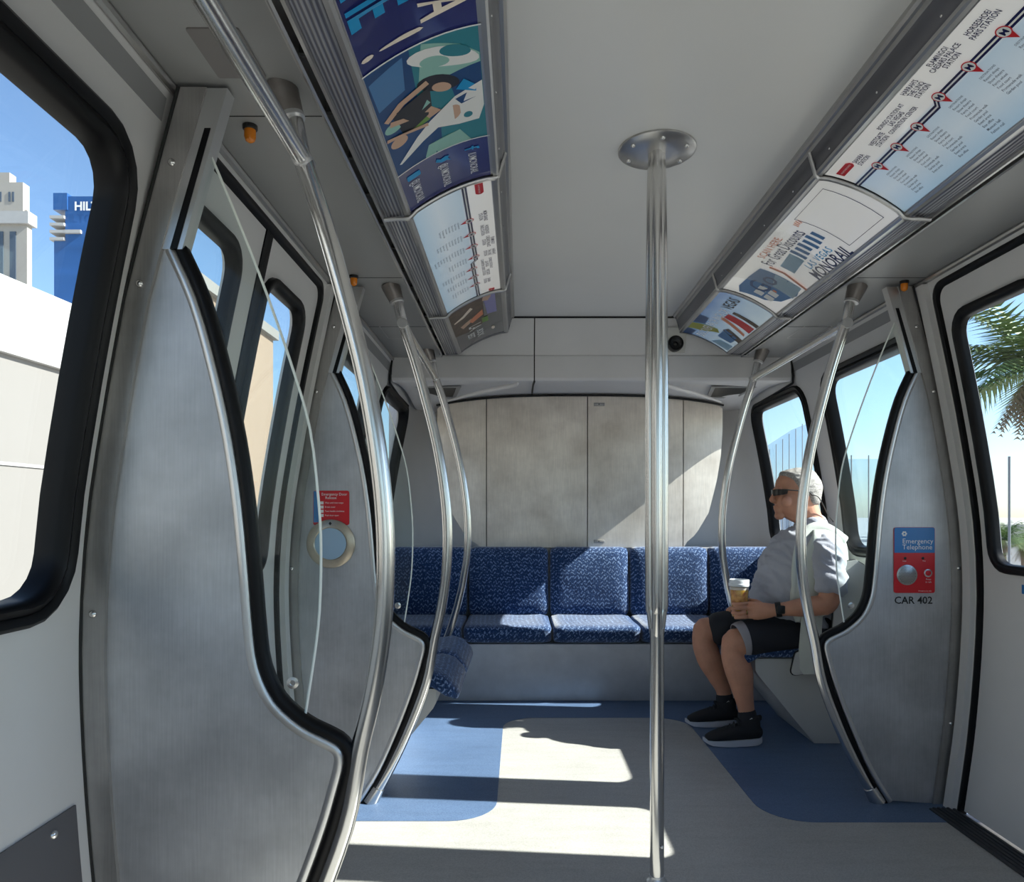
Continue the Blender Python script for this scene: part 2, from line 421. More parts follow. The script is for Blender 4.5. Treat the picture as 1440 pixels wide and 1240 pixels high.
# ------------------------------------------------------------------ floor
o = mk('floor', *box(-1.3, 1.3, YF, YE+.1, -.08, 0), 'floor', smooth=False); tag(o, kind='structure'); floor_o = o
def rc(pts, r, n=6):   # polygon with rounded corners: (x, y, round?)
    R = []
    for i, (x, y, q) in enumerate(pts):
        if not q: R.append((x, y)); continue
        p = Vector((x, y)); a = (Vector(pts[i-1][:2])-p).normalized(); b = (Vector(pts[(i+1) % len(pts)][:2])-p).normalized()
        rr = q if isinstance(q, float) else r
        ang = a.angle(b); d = rr/math.tan(ang/2)
        A = p+a*d; B = p+b*d; C = p+(a+b).normalized()*(rr/math.sin(ang/2))
        a0 = math.atan2(A.y-C.y, A.x-C.x); a1 = math.atan2(B.y-C.y, B.x-C.x)
        da = (a1-a0+PI) % (2*PI)-PI
        for k in range(n+1): t = a0+da*k/n; R.append((C.x+rr*math.cos(t), C.y+rr*math.sin(t)))
    return R
fl = lambda z: (lambda a, b, t: (a, b, z+t))
blue = rc([(-1.23, 2.54, 0), (-.475, 2.54, 1), (-.475, 3.84, 1), (.48, 3.84, 1), (.48, 2.53, 1), (1.23, 2.53, 0), (1.23, 4.3, 0), (-1.23, 4.3, 0)], .17, 8)
o = mk('floor_inlay', *slab(blue, fl(0), .0004, .0014), 'floor_blue', floor_o); 
for s in (-1, 1):
    mb = MB()
    mb.add(*box(min(s*1.10, s*1.195), max(s*1.10, s*1.195), 1.35, 2.64, 0, .006))
    for k in range(5):
        xx = 1.112+k*.017; mb.add(*box(min(s*xx, s*(xx+.008)), max(s*xx, s*(xx+.008)), 1.35, 2.64, .005, .0095))
    tag(mb.out('trim_%d' % (1 if s < 0 else 2), 'threshold', smooth=False), kind='structure')

# ------------------------------------------------------------------ side walls with window and door openings
PR = [(0, 0), (.003, .013), (.010, .018), (.020, .015), (.025, .009), (.030, .014), (.038, .017), (.046, .011), (.051, -.006), (.052, -.04)]
wn = 0; dn = 0
for s in (-1, 1):
    f = wm(s)
    holes = [rrect(a, b, ZW0, ZW1, .13, .01) for a, b in WIN]
    dh = rc([(DOOR[0], -.01, 0), (DOOR[1], -.01, 0), (DOOR[1], DZ, 1), (DOOR[0], DZ, 1)], .06)
    # the doorway cuts the lower edge of the wall: outline goes round it
    outer = [(YF, 0), (DOOR[0], 0)]
    outer += [(DOOR[0], z*.15) for z in range(1, 12)]
    arc = [q for q in dh[2:]]
    outer += [q for q in reversed(arc)]
    outer += [(DOOR[1], z*.15) for z in range(11, 0, -1)]
    outer += [(DOOR[1], 0), (YE-.25, 0)]
    outer += [(YE-.25, z*.1) for z in range(1, 20)] + [(YE-.25, 2.2), (YF, 2.2)] + [(YF, z*.1) for z in range(19, 0, -1)]
    o = mk('wall_'+SIDE[s], *slab(outer, f, 0, .06, holes, (.12, .075)), 'wall', angle=40); tag(o, kind='structure'); wall_o = o
    # grey stripe above the windows, kick plate, bright corner strip
    mb = MB()
    for y0, y1 in ((YF, 1.44), (2.74, YE-.25)):
        mb.add(*slab([(y0, 1.853), (y1, 1.853), (y1, 1.898), (y0, 1.898)], f, -.0012, -.0002, (), (.3, .03)))
    mb.out('stripe', 'stripe', wall_o)
    mb = MB(); mb.add(*slab([(YF, 0), (1.40, 0), (1.40, .512), (YF, .512)], f, -.004, 0, (), (.3, .08)))
    k = mb.out('kick_plate', 'kick', wall_o)
    mb = MB()
    for yy in (1.33, .7): mb.add(*dome((s*(wz(.485)-.004), yy, .485), .009, 'X', -s, .7))
    mb.out('screw', 'tube', k)
    # wall door-jamb: silver strip between door seal and windscreen post
    mb = MB(); mb.add(*slab([(2.63, 0), (2.675, 0), (2.675, 1.91), (2.63, 1.91)], f, -.02, 0, (), (.1, .08)))
    mb.add(*slab([(1.475, 0), (1.515, 0), (1.515, 1.91), (1.475, 1.91)], f, -.02, 0, (), (.1, .08)))
    mb.out('door_jamb', 'wall', wall_o)
    # thin dark line where wall meets the soffit + rounded light trim
    mb = MB()
    mb.add(*tube([(s*1.083, YF, 1.922), (s*1.083, YE-.9, 1.922)], .010, 8))
    tag(mb.out('trim_%d' % (3 if s < 0 else 4), 'alu'), kind='structure')
    for i, (a, b) in enumerate(WIN):
        wn += 1
        e = empty('window_%d' % wn, (s*1.2, (a+b)/2, ZW0), kind='structure')
        mk('window_frame', *ring((a, b, ZW0, ZW1), .13, PR, f), 'rubber', e, angle=50)
        mk('glass', *slab(rrect(a, b, ZW0, ZW1, .13, .048), f, .032, .037, (), (.2, .12)), 'glass', e)
    # doors: two leaves each
    for j, (a, b) in enumerate(((DOOR[0]+.022, DC-.024), (DC+.024, DOOR[1]-.022))):
        dn += 1
        e = empty('door_%d' % dn, (s*1.22, (a+b)/2, 0), kind='structure')
        ga, gb = (1.565, 1.93) if j == 0 else (2.10, 2.555 if s > 0 else 2.49)
        far = (j == 1)
        L = rc([(a, .012, 0), (b, .012, 0), (b, DZ-.022, 1 if far else 0), (a, DZ-.022, 0 if far else 1)], .05)
        # edge points so the leaf follows the section
        L2 = []
        for i in range(len(L)):
            p, q = L[i], L[(i+1) % len(L)]; L2.append(p)
            d = math.hypot(q[0]-p[0], q[1]-p[1]); m_ = int(d/.12)
            for k in range(1, m_): L2.append((p[0]+(q[0]-p[0])*k/m_, p[1]+(q[1]-p[1])*k/m_))
        mk('leaf', *slab(L2, f, .010, .045, [rrect(ga, gb, ZW0, ZW1, .09, .01)], (.1, .08)), 'wall', e, angle=40)
        PD = [(0, -.01), (.003, .004), (.009, .008), (.024, .006), (.031, .0), (.033, -.012), (.034, -.028)]
        mk('window_frame', *ring((ga, gb, ZW0, ZW1), .09, PD, f), 'rubber', e, angle=50)
        mk('glass', *slab(rrect(ga, gb, ZW0, ZW1, .09, .032), f, .021, .026, (), (.2, .12)), 'glass', e)
        sx = b-.002 if j == 0 else a-.024
        mk('seal', *slab([(sx, .012), (sx+.0255, .012), (sx+.0255, DZ-.01), (sx, DZ-.01)], f, .006, .04, (), (.1, .08)), 'rubber', e)
    # black gap round the doorway
    out_l = rc([(DOOR[0]-.002, -.001, 0), (DOOR[1]+.002, -.001, 0), (DOOR[1]+.002, DZ+.002, 1), (DOOR[0]-.002, DZ+.002, 1)], .065)
    in_l = rc([(DOOR[0]+.022, -.05, 0), (DOOR[1]-.022, -.05, 0), (DOOR[1]-.022, DZ-.022, 1), (DOOR[0]+.022, DZ-.022, 1)], .045)
    V = []; Fc = []
    def dens(L):
        R = []
        for i in range(len(L)-1):
            p, q = L[i], L[i+1]; m_ = 14 if math.hypot(q[0]-p[0], q[1]-p[1]) > .6 else 1
            for k in range(m_): R.append((p[0]+(q[0]-p[0])*k/m_, p[1]+(q[1]-p[1])*k/m_))
        R.append(L[-1]); return R
    A = dens(out_l[1:]+[out_l[0]]); B = dens(in_l[1:]+[in_l[0]])
    prof = [(0, -.001), (.15, .004), (.5, .006), (.9, .003), (1, -.02)]
    for t, h in prof: V += [Vector(f(p[0]+(q[0]-p[0])*t, max(0, p[1]+(q[1]-p[1])*t), -h)) for p, q in zip(A, B)]
    N = len(A)
    for i in range(len(prof)-1):
        for k in range(N-1): Fc.append((i*N+k, i*N+k+1, (i+1)*N+k+1, (i+1)*N+k))
    tag(mk('trim_%d' % (5 if s < 0 else 6), V, Fc, 'rubber', angle=60), kind='structure')

# ------------------------------------------------------------------ ceiling, soffits, roof
M['hatch_grey'] = plain('hatch_cover', (.20, .185, .18), .4)
mb = MB()
mb.add(*box(-.418, .418, YF, 3.86, 2.13, 2.15))
o = mb.out('ceiling', 'ceiling', smooth=False); tag(o, kind='structure'); ceil_o = o
mb = MB(); mb.add(*box(-1.10, 1.10, YF-.06, YE+.12, 2.19, 2.25)); mb.out('roof', 'wall', ceil_o, smooth=False)
for s in (-1, 1):
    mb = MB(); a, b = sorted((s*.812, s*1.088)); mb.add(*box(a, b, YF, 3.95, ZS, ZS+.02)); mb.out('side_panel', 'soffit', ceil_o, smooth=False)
    # panel joints, hatch
    mb = MB()
    for yy in (.6, 1.56, 2.62, 3.30): mb.add(*box(a, b, yy, yy+.003, ZS-.0008, ZS))
    mb.out('panel_joint', 'gap', ceil_o, smooth=False)
    mb = MB(); mb.add(*slab(rc([(s*.886, 1.277, 1), (s*.98, 1.277, 1), (s*.98, 1.422, 1), (s*.886, 1.422, 1)], .006), fl(ZS), -.003, 0)); mb.out('hatch', 'hatch_grey', ceil_o)
    mb = MB()
    rr = rrect(min(s*.90, s*1.03), max(s*.90, s*1.03), 3.28, 3.52, .02)
    ri = rrect(min(s*.90, s*1.03), max(s*.90, s*1.03), 3.28, 3.52, .02, .006)
    N = len(rr); mb.add([(p[0], p[1], ZS-.0015) for p in rr]+[(p[0], p[1], ZS-.0015) for p in ri], [(k, (k+1) % N, N+(k+1) % N, N+k) for k in range(N)])
    mb.out('hatch_outline', 'alu', ceil_o)

def xs(s, pts): return [(s*x, z) for x, z in pts]
def extr(s, pts, y0, y1, close=False):
    V = [(s*x, y0, z) for x, z in pts]+[(s*x, y1, z) for x, z in pts]; n = len(pts)
    Fc = [(i, i+1, n+i+1, n+i) for i in range(n-1)]
    if close: Fc += [(n-1, 0, n, 2*n-1), tuple(range(n)), tuple(range(2*n-1, n-1, -1))]
    return V, Fc
LB0, LB1 = -1.5, 3.82
tn = 6
for s in (-1, 1):
    tn += 1
    e = empty('trim_%d' % tn, (s*.6, LB1, 1.93), kind='structure')
    mk('ceiling_rail', *extr(s, [(.418, 2.135), (.418, 2.118), (.424, 2.112), (.432, 2.112), (.434, 2.10), (.440, 2.096), (.450, 2.096)], LB0, LB1), 'alu', e, angle=20)
    mk('dark_cove', *extr(s, [(.434, 2.098), (.440, 2.078), (.446, 2.070), (.447, 2.052), (.450, 2.046)], LB0, LB1), 'alu_dark', e, angle=60)
    mk('inner_rim', *extr(s, [(.450, 2.050), (.450, 2.036), (.455, 2.032), (.466, 2.032), (.466, 2.044)], LB0, LB1), 'alu', e, angle=30)
    mk('outer_rim', *extr(s, [(.700, 1.945), (.700, 1.924), (.706, 1.919), (.716, 1.919), (.718, 1.926)], LB0, LB1), 'alu', e, angle=30)
    mk('ribbed_strip', *extr(s, [(.717, 1.925), (.730, 1.921), (.745, 1.919), (.760, 1.919), (.775, 1.922)], LB0, LB1), 'groove', e, angle=30)
    mk('outer_rails', *extr(s, [(.774, 1.922), (.776, 1.914), (.783, 1.914), (.784, 1.93), (.784, 1.96), (.797, 1.96), (.797, 1.914), (.802, 1.912), (.806, 1.914), (.807, 1.924), (.813, 1.924), (.813, 1.932)], LB0, LB1), 'alu', e, angle=20)
    mb = MB()
    for k in range(26):
        yy = -1.2+k*.195; mb.add(*box(min(s*.783, s*.798), max(s*.783, s*.798), yy, yy+.012, 1.922, 1.95))
    mb.out('clips', 'gap', e, smooth=False)
    mk('light_box_back', *extr(s, [(.418, 2.135), (.44, 2.14), (.80, 2.14), (.813, 1.95)], LB0, LB1), 'gap', e)
    # end cap
    prof = [(.418, 2.135), (.434, 2.098), (.447, 2.052), (.455, 2.032)]+[(.46+.25*v, 2.04-.115*v+.075*v*(1-v)-.006) for v in (.1, .3, .5, .7, .9)]+[(.706, 1.919), (.813, 1.914), (.813, 2.14)]
    mk('end_cap', *extr(s, prof, LB1-.008, LB1, True), 'alu_dark', e, smooth=False)
    mb = MB()
    for yb in (.0, 1.03, 2.06, 3.09):
        L = [(.432, 2.100), (.444, 2.060), (.452, 2.034), (.462, 2.028)]+[(.46+.25*v, 2.04-.115*v+.075*v*(1-v)-.009) for v in (.1, .3, .5, .7, .9)]+[(.704, 1.914), (.74, 1.913), (.776, 1.910)]
        mb.add(*tube([(s*x, yb, z) for x, z in L], .0065, 8, 2))
    mb.out('joint_bead', 'alu', e)
    mb = MB()
    for k in range(18):
        yy = -.9+k*.26; mb.add(*dome((s*.447, yy, 2.062), .0035, 'X', -s, .8, 8))
    mb.out('rivet', 'tube', e)

# ------------------------------------------------------------------ end wall
def endY(x, z):  # the bulging steel panel face
    return 4.66+.05*(abs(x)/.93)**3+.05*max(0, (1.2-z))**1.0*.6
zt = lambda x: 1.845-.06*min(1.0, abs(x)/.95)**3
# plain end wall + quarter-round coves to the side walls
V = []; Fc = []; NX = 40; NZ = 24
def endpt(u, z):   # u -1..1 across
    s = 1 if u >= 0 else -1; a = abs(u); w = wz(z)
    if a < .7: return (s*a/.7*.88, YE, z)
    t = (a-.7)/.3; an = t*PI/2
    return (s*(.88+(w-.88)*math.sin(an)), (YE-.25)+.25*math.cos(an), z)
for j in range(NZ+1):
    for i in range(NX+1): V.append(endpt(-1+2*i/NX, 2.2*j/NZ))
for j in range(NZ):
    for i in range(NX): Fc.append((j*(NX+1)+i, j*(NX+1)+i+1, (j+1)*(NX+1)+i+1, (j+1)*(NX+1)+i))
o = mk('wall_back', V, Fc, 'wall_end', angle=60); tag(o, kind='structure'); endw = o
mb = MB(); mb.add(*box(-1.3, 1.3, YE+.02, YE+.08, -.05, 2.22)); mb.out('outer_skin', 'wall_end', endw, smooth=False)
# upper sloping face, box face and underside
def faceY(z): return 3.95 if z < 1.937 else 3.95-(z-1.937)/(2.13-1.937)*.09
XW = 1.085
def bulk(x0, x1, mat, name, par):
    L = 16; rows = []
    rows.append([(x0+(x1-x0)*i/L, 3.86, 2.135) for i in range(L+1)])
    rows.append([(x0+(x1-x0)*i/L, 3.952, 1.945) for i in range(L+1)])
    rows.append([(x0+(x1-x0)*i/L, 3.944, 1.937) for i in range(L+1)])
    rows.append([(x0+(x1-x0)*i/L, 3.940, 1.82) for i in range(L+1)])
    rows.append([(x0+(x1-x0)*i/L, 3.950, 1.806) for i in range(L+1)])
    rows.append([(x0+(x1-x0)*i/L, 3.965, 1.802) for i in range(L+1)])
    for k in range(1, 9):
        t = k/8; rows.append([((x:=x0+(x1-x0)*i/L), 3.965+(4.80-3.965)*t, 1.802+(zt(x)-1.802)*t+.035*math.sin(PI*t)*(1-.0*abs(x))) for i in range(L+1)])
    rows.append([((x:=x0+(x1-x0)*i/L), YE+.02, zt(x)) for i in range(L+1)])
    V = [p for r in rows for p in r]; n = L+1
    Fc = [(j*n+i, j*n+i+1, (j+1)*n+i+1, (j+1)*n+i) for j in range(len(rows)-1) for i in range(L)]
    return mk(name, V, Fc, mat, par, angle=28)
e = empty('trim_9', (0, 3.95, 1.8), kind='structure')
bulk(-XW, -.314, 'wall_end', 'bulkhead_panel', e); bulk(-.308, XW, 'wall_end', 'bulkhead_panel', e)
mb = MB()
mb.add(*tube([(-.311, 3.87, 2.13), (-.311, 3.962, 1.94), (-.311, 3.952, 1.80), (-.311, 4.3, 1.845), (-.311, 4.72, 1.86)], .006, 6))
mb.add(*tube([(-.44, 3.862, 2.127), (.44, 3.862, 2.127)], .006, 6))
for s in (-1, 1):
    mb.add(*tube([(s*1.083, 3.945, 1.935), (s*1.095, 3.940, 1.83), (s*1.10, 3.96, 1.795), (s*1.11, 4.3, 1.785), (s*1.10, 4.62, 1.77)], .006, 6))
L = [((x/20*.93), endY(x/20*.93, 1.8)-.01, zt(x/20*.93)-.004) for x in range(-20, 21)]
mb.add(*tube(L, .007, 6)); mb.out('joint_line', 'gap', e)
# wider box ends beside the light boxes
mb = MB()
for s in (-1, 1):
    # crescent lip of the hatch under the box
    P = [(s*.40, 3.96, 1.797), (s*.42, 4.02, 1.793), (s*.52, 4.18, 1.802), (s*.68, 4.36, 1.80), (s*.86, 4.50, 1.775)]
    mb.add(*tube(P, [.004, .012, .014, .012, .006], 8, 5))
mb.out('hatch_lip', 'wall_end', e)
for s in (-1, 1):
    t = empty('vent_grille', (s*.87, 4.44, 1.80), 'small dark vent under the end box, above the %s corner pole' % ('left' if s < 0 else 'right'), 'vent', 'vents under the end box')
    zz = lambda y: 1.802+.035*math.sin(PI*(y-3.965)/.835)-.004+(zt(.83)-1.802)*(y-3.965)/.835
    P = [(s*.735, 4.26), (s*1.00, 4.26), (s*.985, 4.62), (s*.80, 4.62)]
    I = [(s*.765, 4.29), (s*.985, 4.29), (s*.972, 4.59), (s*.815, 4.59)]
    mk('vent_frame', *slab(P, lambda a, b, t: (a, b, zz(b)-t), .0, .006, [I]), 'stripe', t, smooth=False)
    mk('vent_mesh', *slab(I, lambda a, b, t: (a, b, zz(b)-t), .0, .003), 'black', t, smooth=False)
t = empty('wall_speaker', (.47, 3.9, 1.95), 'round black speaker on a small square plate beside the right light box end', 'speaker')
yy = lambda z: 3.86+(2.13-z)/(.193)*.092
mk('mounting_plate', *slab([(.395, 1.955), (.505, 1.955), (.505, 2.075), (.395, 2.075)], lambda a, b, t: (a, yy(b)-.004-t, b), 0, .008), 'shell', t, smooth=False)
mk('speaker_cone', *lathe((.447, yy(1.995)-.030, 1.995), [(.040, .035), (.042, -.004), (.036, -.008), (.030, 0), (.012, .004), (.004, -.003)], 20, 'Y'), 'black', t)

# steel equipment cabinet on the end wall
pl = [(-.672, .872), (-.84, 1.06), (-.90, 1.36), (-.93, 1.60), (-.925, 1.775)]
cab = empty('equipment_cabinet', (0, 4.75, .87), 'bulging worn steel cabinet of four doors above the rear blue bench', 'cabinet')
seams = [-.93, -.605, .045, .665, .93]
def xl(z):
    P = [(-.60, .84), (-.672, .885), (-.75, .95), (-.834, 1.09), (-.888, 1.30), (-.915, 1.46), (-.928, 1.65), (-.93, 1.76), (-.90, 1.80), (-.86, 1.84)]
    for i in range(len(P)-1):
        if z <= P[i+1][1]: a, b = P[i], P[i+1]; return a[0]+(b[0]-a[0])*(z-a[1])/(b[1]-a[1])
    return -.86
zs = [.865+(.03 if 0 else 0)+i*(1.84-.865)/26 for i in range(27)]
for k in range(4):
    x0, x1 = seams[k]+.003, seams[k+1]-.003
    V = []; Fc = []; n = 10; rows = 0
    for z in zs:
        a = max(x0, xl(z)) if k == 0 else x0; b = min(x1, -xl(z)) if k == 3 else x1
        if b-a < .002: b = a+.002
        for i in range(n+1):
            x = a+(b-a)*i/n; zc = min(z, zt(x)-.008); V.append((x, endY(x, zc), zc))
        rows += 1
    for j in range(rows-1):
        for i in range(n): Fc.append((j*(n+1)+i, j*(n+1)+i+1, (j+1)*(n+1)+i+1, (j+1)*(n+1)+i))
    # thickness back to the wall
    base = len(V); V2 = [(v[0], v[1]+.34, v[2]) for v in V]; V += V2
    Fc += [tuple(i+base for i in reversed(q)) for q in Fc[:]]
    bd = [i for i in range(n+1)]+[j*(n+1)+n for j in range(1, rows)]+[(rows-1)*(n+1)+i for i in range(n-1, -1, -1)]+[j*(n+1) for j in range(rows-2, 0, -1)]
    for i in range(len(bd)): a, b = bd[i], bd[(i+1) % len(bd)]; Fc.append((b, a, a+base, b+base))
    d = mk('door', V, Fc, 'steel_end', cab, angle=30)
    if k == 2:
        for z in (1.785, .905):
            mk('latch', *rbox(.085, .155, endY(.1, z)-.006, endY(.1, z)+.01, z-.010, z+.010, .003), 'post', d)
            mk('keyhole', *lathe((.118, endY(.1, z)-.0065, z), [(.004, 0), (.004, -.001)], 10, 'Y'), 'gap', d)
mk('back_plate', *slab([(x, .86) for x in (-.60, 0, .60)]+[(-xl(z)+.004, z) for z in zs[1:]]+[(xl(z)-.004, z) for z in reversed(zs[1:])], lambda a, b, t: (a, endY(a, b)+.03+t, b), 0, .01, (), (.1, .1)), 'gap', cab)

# unseen wall behind the camera; windscreen opening added to let in fill daylight
fo = [(-wz(z*.1), z*.1) for z in range(0, 23)]+[(wz(z*.1), z*.1) for z in range(22, -1, -1)]
o = mk('wall_front', *slab(fo, lambda a, b, t: (a, YF+t, b), -.05, 0, [rrect(-.98, .98, .75, 1.85, .12)]), 'wall', smooth=False); tag(o, kind='structure')
e = empty('window_%d' % (wn+1), (0, YF, .75), kind='structure')
mk('glass', *slab(rrect(-.98, .98, .75, 1.85, .12), lambda a, b, t: (a, YF+t, b), -.03, -.024), 'glass', e, smooth=False)
# ------------------------------------------------------------------ windscreens beside the doors
FIN = [(1.092, 1.615), (1.040, 1.50), (1.000, 1.36), (.970, 1.22), (.950, 1.08), (.938, .95), (.930, .85), (.918, .765), (.885, .695), (.830, .645), (.782, .620), (.756, .604), (.748, .578), (.762, .52), (.784, .445), (.818, .35), (.858, .25), (.916, .12), (.985, .004)]
GL = [(1.020, 1.815), (.955, 1.66), (.897, 1.51), (.845, 1.36), (.812, 1.243), (.795, 1.10), (.790, 1.0), (.793, .88), (.803, .79), (.820, .68), (.826, .640)]
POLE = [(.868, 1.925), (.846, 1.87), (.828, 1.79), (.785, 1.66), (.745, 1.52), (.700, 1.34), (.672, 1.17), (.660, 1.02), (.664, .87), (.683, .73), (.712, .600), (.742, .445), (.816, .25), (.890, .10), (.946, .005)]
def offs(P, d):   # offset an open polyline in (x, z) to the side of the aisle
    R = []
    for i, p in enumerate(P):
        a = Vector(P[max(i-1, 0)]); b = Vector(P[min(i+1, len(P)-1)]); t = (b-a).normalized(); nrm = Vector((t.y, -t.x))
        if nrm.x > 0: nrm = -nrm
        R.append((p[0]+nrm.x*d, p[1]+nrm.y*d))
    return R
def c2(P, n=4): return [(q.x, q.y) for q in (Vector((a.x, a.y)) for a in crom([(x, z, 0) for x, z in P], n))]
def pole_at(s, Y, label, bottom=None, z_end=None, group='curved grab poles'):
    P = [(x, z) for x, z in POLE]
    t = empty('grab_pole', (s*P[-1][0], Y, 0), label, 'pole', group)
    L = c2(P, 4)
    if z_end: L = [q for q in L if q[1] >= z_end]; 
    if bottom: L = bottom
    mk('tube', *tube([(s*x, Y, z) for x, z in L], .0188, 20), 'tube', t)
    mk('ceiling_collar', *tube([(s*.872, Y, 1.931), (s*.868, Y, 1.918), (s*.850, Y, 1.872)], [.036, .034, .026], 20), 'collar', t)
    mk('collar_band', *tube([(s*.8505, Y, 1.874), (s*.848, Y, 1.866)], .0265, 20), 'rim', t)
    if not z_end: mk('foot_clamp', *tube([(s*.948, Y, .0), (s*.918, Y, .055)], [.029, .024], 16), 'tube', t)
    return t
POSTW = .048
def windscreen(s, Y, label, n_glass=True):
    t = empty('windscreen', (s*1.1, Y, 0), label, 'windscreen', 'steel and glass windscreens by the doors')
    fx = lambda a, b, q: (s*a, Y+q, b)
    fin = c2(FIN, 3)
    wall_edge = [(wz(z)-POSTW, z) for z in [i*.1 for i in range(0, 16)]]
    outer = [(wz(0)-POSTW, 0.0)]+[(wz(z*.1)-POSTW, z*.1) for z in range(1, 16)]+[(wz(1.6)-POSTW, 1.6)]+fin
    pan = [q for q in outer]
    # embossed sheet: flat field, rounded rim along the aisle edge
    mk('steel_panel', *slab([(wz(0)-POSTW, 0.0)]+[(wz(z*.1)-POSTW, z*.1) for z in range(1, 16)]+offs(fin, -.012), fx, -.012, .012, (), (.08, .08)), 'steel', t, smooth=False)
    V = []; Fc = []; rim = [(-.013, -.0125), (-.008, -.0155), (0, -.0165), (.006, -.013), (.008, 0), (.006, .013), (0, .0165), (-.008, .0155), (-.013, .0125)]
    for d, q in rim: V += [fx(a, b, q) for a, b in offs(fin, d)]
    N = len(fin)
    for i in range(len(rim)-1):
        for k in range(N-1): Fc.append((i*N+k, i*N+k+1, (i+1)*N+k+1, (i+1)*N+k))
    mk('panel_rim', V, Fc, 'rim', t, angle=60)
    V = []; Fc = []; rb = [(.006, -.011), (.010, -.016), (.022, -.016), (.028, -.010), (.028, .010), (.022, .016), (.010, .016), (.006, .011)]
    for d, q in rb: V += [fx(a, b, q) for a, b in offs(fin, d)]
    for i in range(len(rb)-1):
        for k in range(N-1): Fc.append((i*N+k, i*N+k+1, (i+1)*N+k+1, (i+1)*N+k))
    mk('edge_rubber', V, Fc, 'rubber', t, angle=60)
    # glass pane between rubber and its polished edge
    gl = c2(GL, 3); seg = [q for q in offs(fin, .020) if q[1] >= .625 and q[0] > .80]
    mk('glass_pane', *slab(list(reversed(gl))+[(1.055, 1.81)]+seg, fx, -.003, .003), 'screen_glass', t, smooth=False)
    mk('glass_edge', *tube([(s*a, Y, b) for a, b in gl], .0028, 6), 'glass_edge', t)
    mk('glass_fixing', *lathe((s*.845, Y-.003, .735), [(.012, 0), (.012, -.005), (.006, -.006), (.006, -.003)], 14, 'Y'), 'tube', t)
    # post up the wall
    zz = [i*.1 for i in range(0, 19)]+[1.92]
    def wi(z): return wz(z)-POSTW-(.028*max(0, (z-1.5)/.42))
    def wo(z): return wz(z)-.001-(.020*max(0, (z-1.5)/.42))
    V = []; Fc = []
    sec = [(0, -.022), (1, -.022), (1, .022), (0, .022)]
    for z in zz:
        for u, q in sec: V.append((s*(wi(z)+(wo(z)-wi(z))*u), Y+q, z))
    for j in range(len(zz)-1):
        for k in range(4): Fc.append((j*4+k, j*4+(k+1) % 4, (j+1)*4+(k+1) % 4, (j+1)*4+k))
    Fc += [(0, 1, 2, 3), tuple(len(V)-4+k for k in range(4))]
    p = mk('wall_post', V, Fc, 'post', t, angle=30)
    for z in (1.77, 1.53, .875, .30):
        mk('screw', *dome((s*((wi(z)+wo(z))/2), Y-.022, z), .008, 'Y', -1, .8), 'tube', p)
    mk('post_seam', *tube([(s*(wo(z)+.0), Y-.023, z) for z in zz], .0035, 6), 'gap', p)
    # upper channel that grips the glass
    V = []; Fc = []; zc = [1.60, 1.66, 1.75, 1.84, 1.92]
    for z in zc:
        for u, q in ((0, -.018), (1, -.018), (1, .018), (0, .018)): V.append((s*(wi(z)-.040+.042*u), Y+q, z))
    for j in range(len(zc)-1):
        for k in range(4): Fc.append((j*4+k, j*4+(k+1) % 4, (j+1)*4+(k+1) % 4, (j+1)*4+k))
    Fc += [(0, 1, 2, 3), tuple(len(V)-4+k for k in range(4))]
    ch = mk('glass_channel', V, Fc, 'rim', t, angle=30)
    mk('channel_rubber', *slab([(wi(1.60)-.030, 1.60), (wi(1.60)-.016, 1.60), (wi(1.84)-.018, 1.84), (wi(1.84)-.030, 1.84)], fx, -.0195, .0195), 'rubber', ch, smooth=False)
    return t
Y1, Y2, Y3 = 1.46, 2.71, 3.77
ws_nl = windscreen(-1, Y1, 'large near windscreen, brushed steel fin and glass, beside the wide left window')
ws_fl = windscreen(-1, Y2, 'steel and glass windscreen on the left wall carrying the red door release sign')
ws_fr = windscreen(1, Y2, 'steel and glass windscreen on the right wall carrying the emergency telephone')
pole_at(-1, Y1, 'thick-looking curved steel grab pole nearest the viewer, beside the large near windscreen')
pole_at(-1, Y2, 'curved grab pole in front of the windscreen with the red door release sign')
pole_at(1, Y2, 'curved grab pole in front of the emergency telephone windscreen')
for s in (-1, 1):
    L = [q for q in c2(POLE, 4) if q[1] > .80]+[(.690, .70), (.715, .60), (.745, .50), (.775, .42)]
    pole_at(s, Y3, 'slim curved grab pole rising from the end of the %s bench' % ('left side' if s < 0 else "seated man's"), bottom=L, z_end=.4)
def rail(s, y0, y1, label):
    t = empty('handrail', (s*.826, y1, 1.78), label, 'handrail', 'overhead handrails')
    mk('tube', *tube([(s*.826, y0, 1.785), (s*.826, y1, 1.785)], .0175, 18), 'tube', t)
    for y in (y0, y1): mk('joint_ring', *tube([(s*.826, y-.024, 1.785), (s*.826, y+.024, 1.785)], .0192, 18), 'rim', t)
rail(-1, -1.0, Y1, 'overhead steel handrail running toward the viewer along the upper left soffit')
rail(-1, Y2, Y3, 'short overhead handrail joining the two far left grab poles')
rail(1, Y2, Y3, 'short overhead handrail joining the two right-hand grab poles')
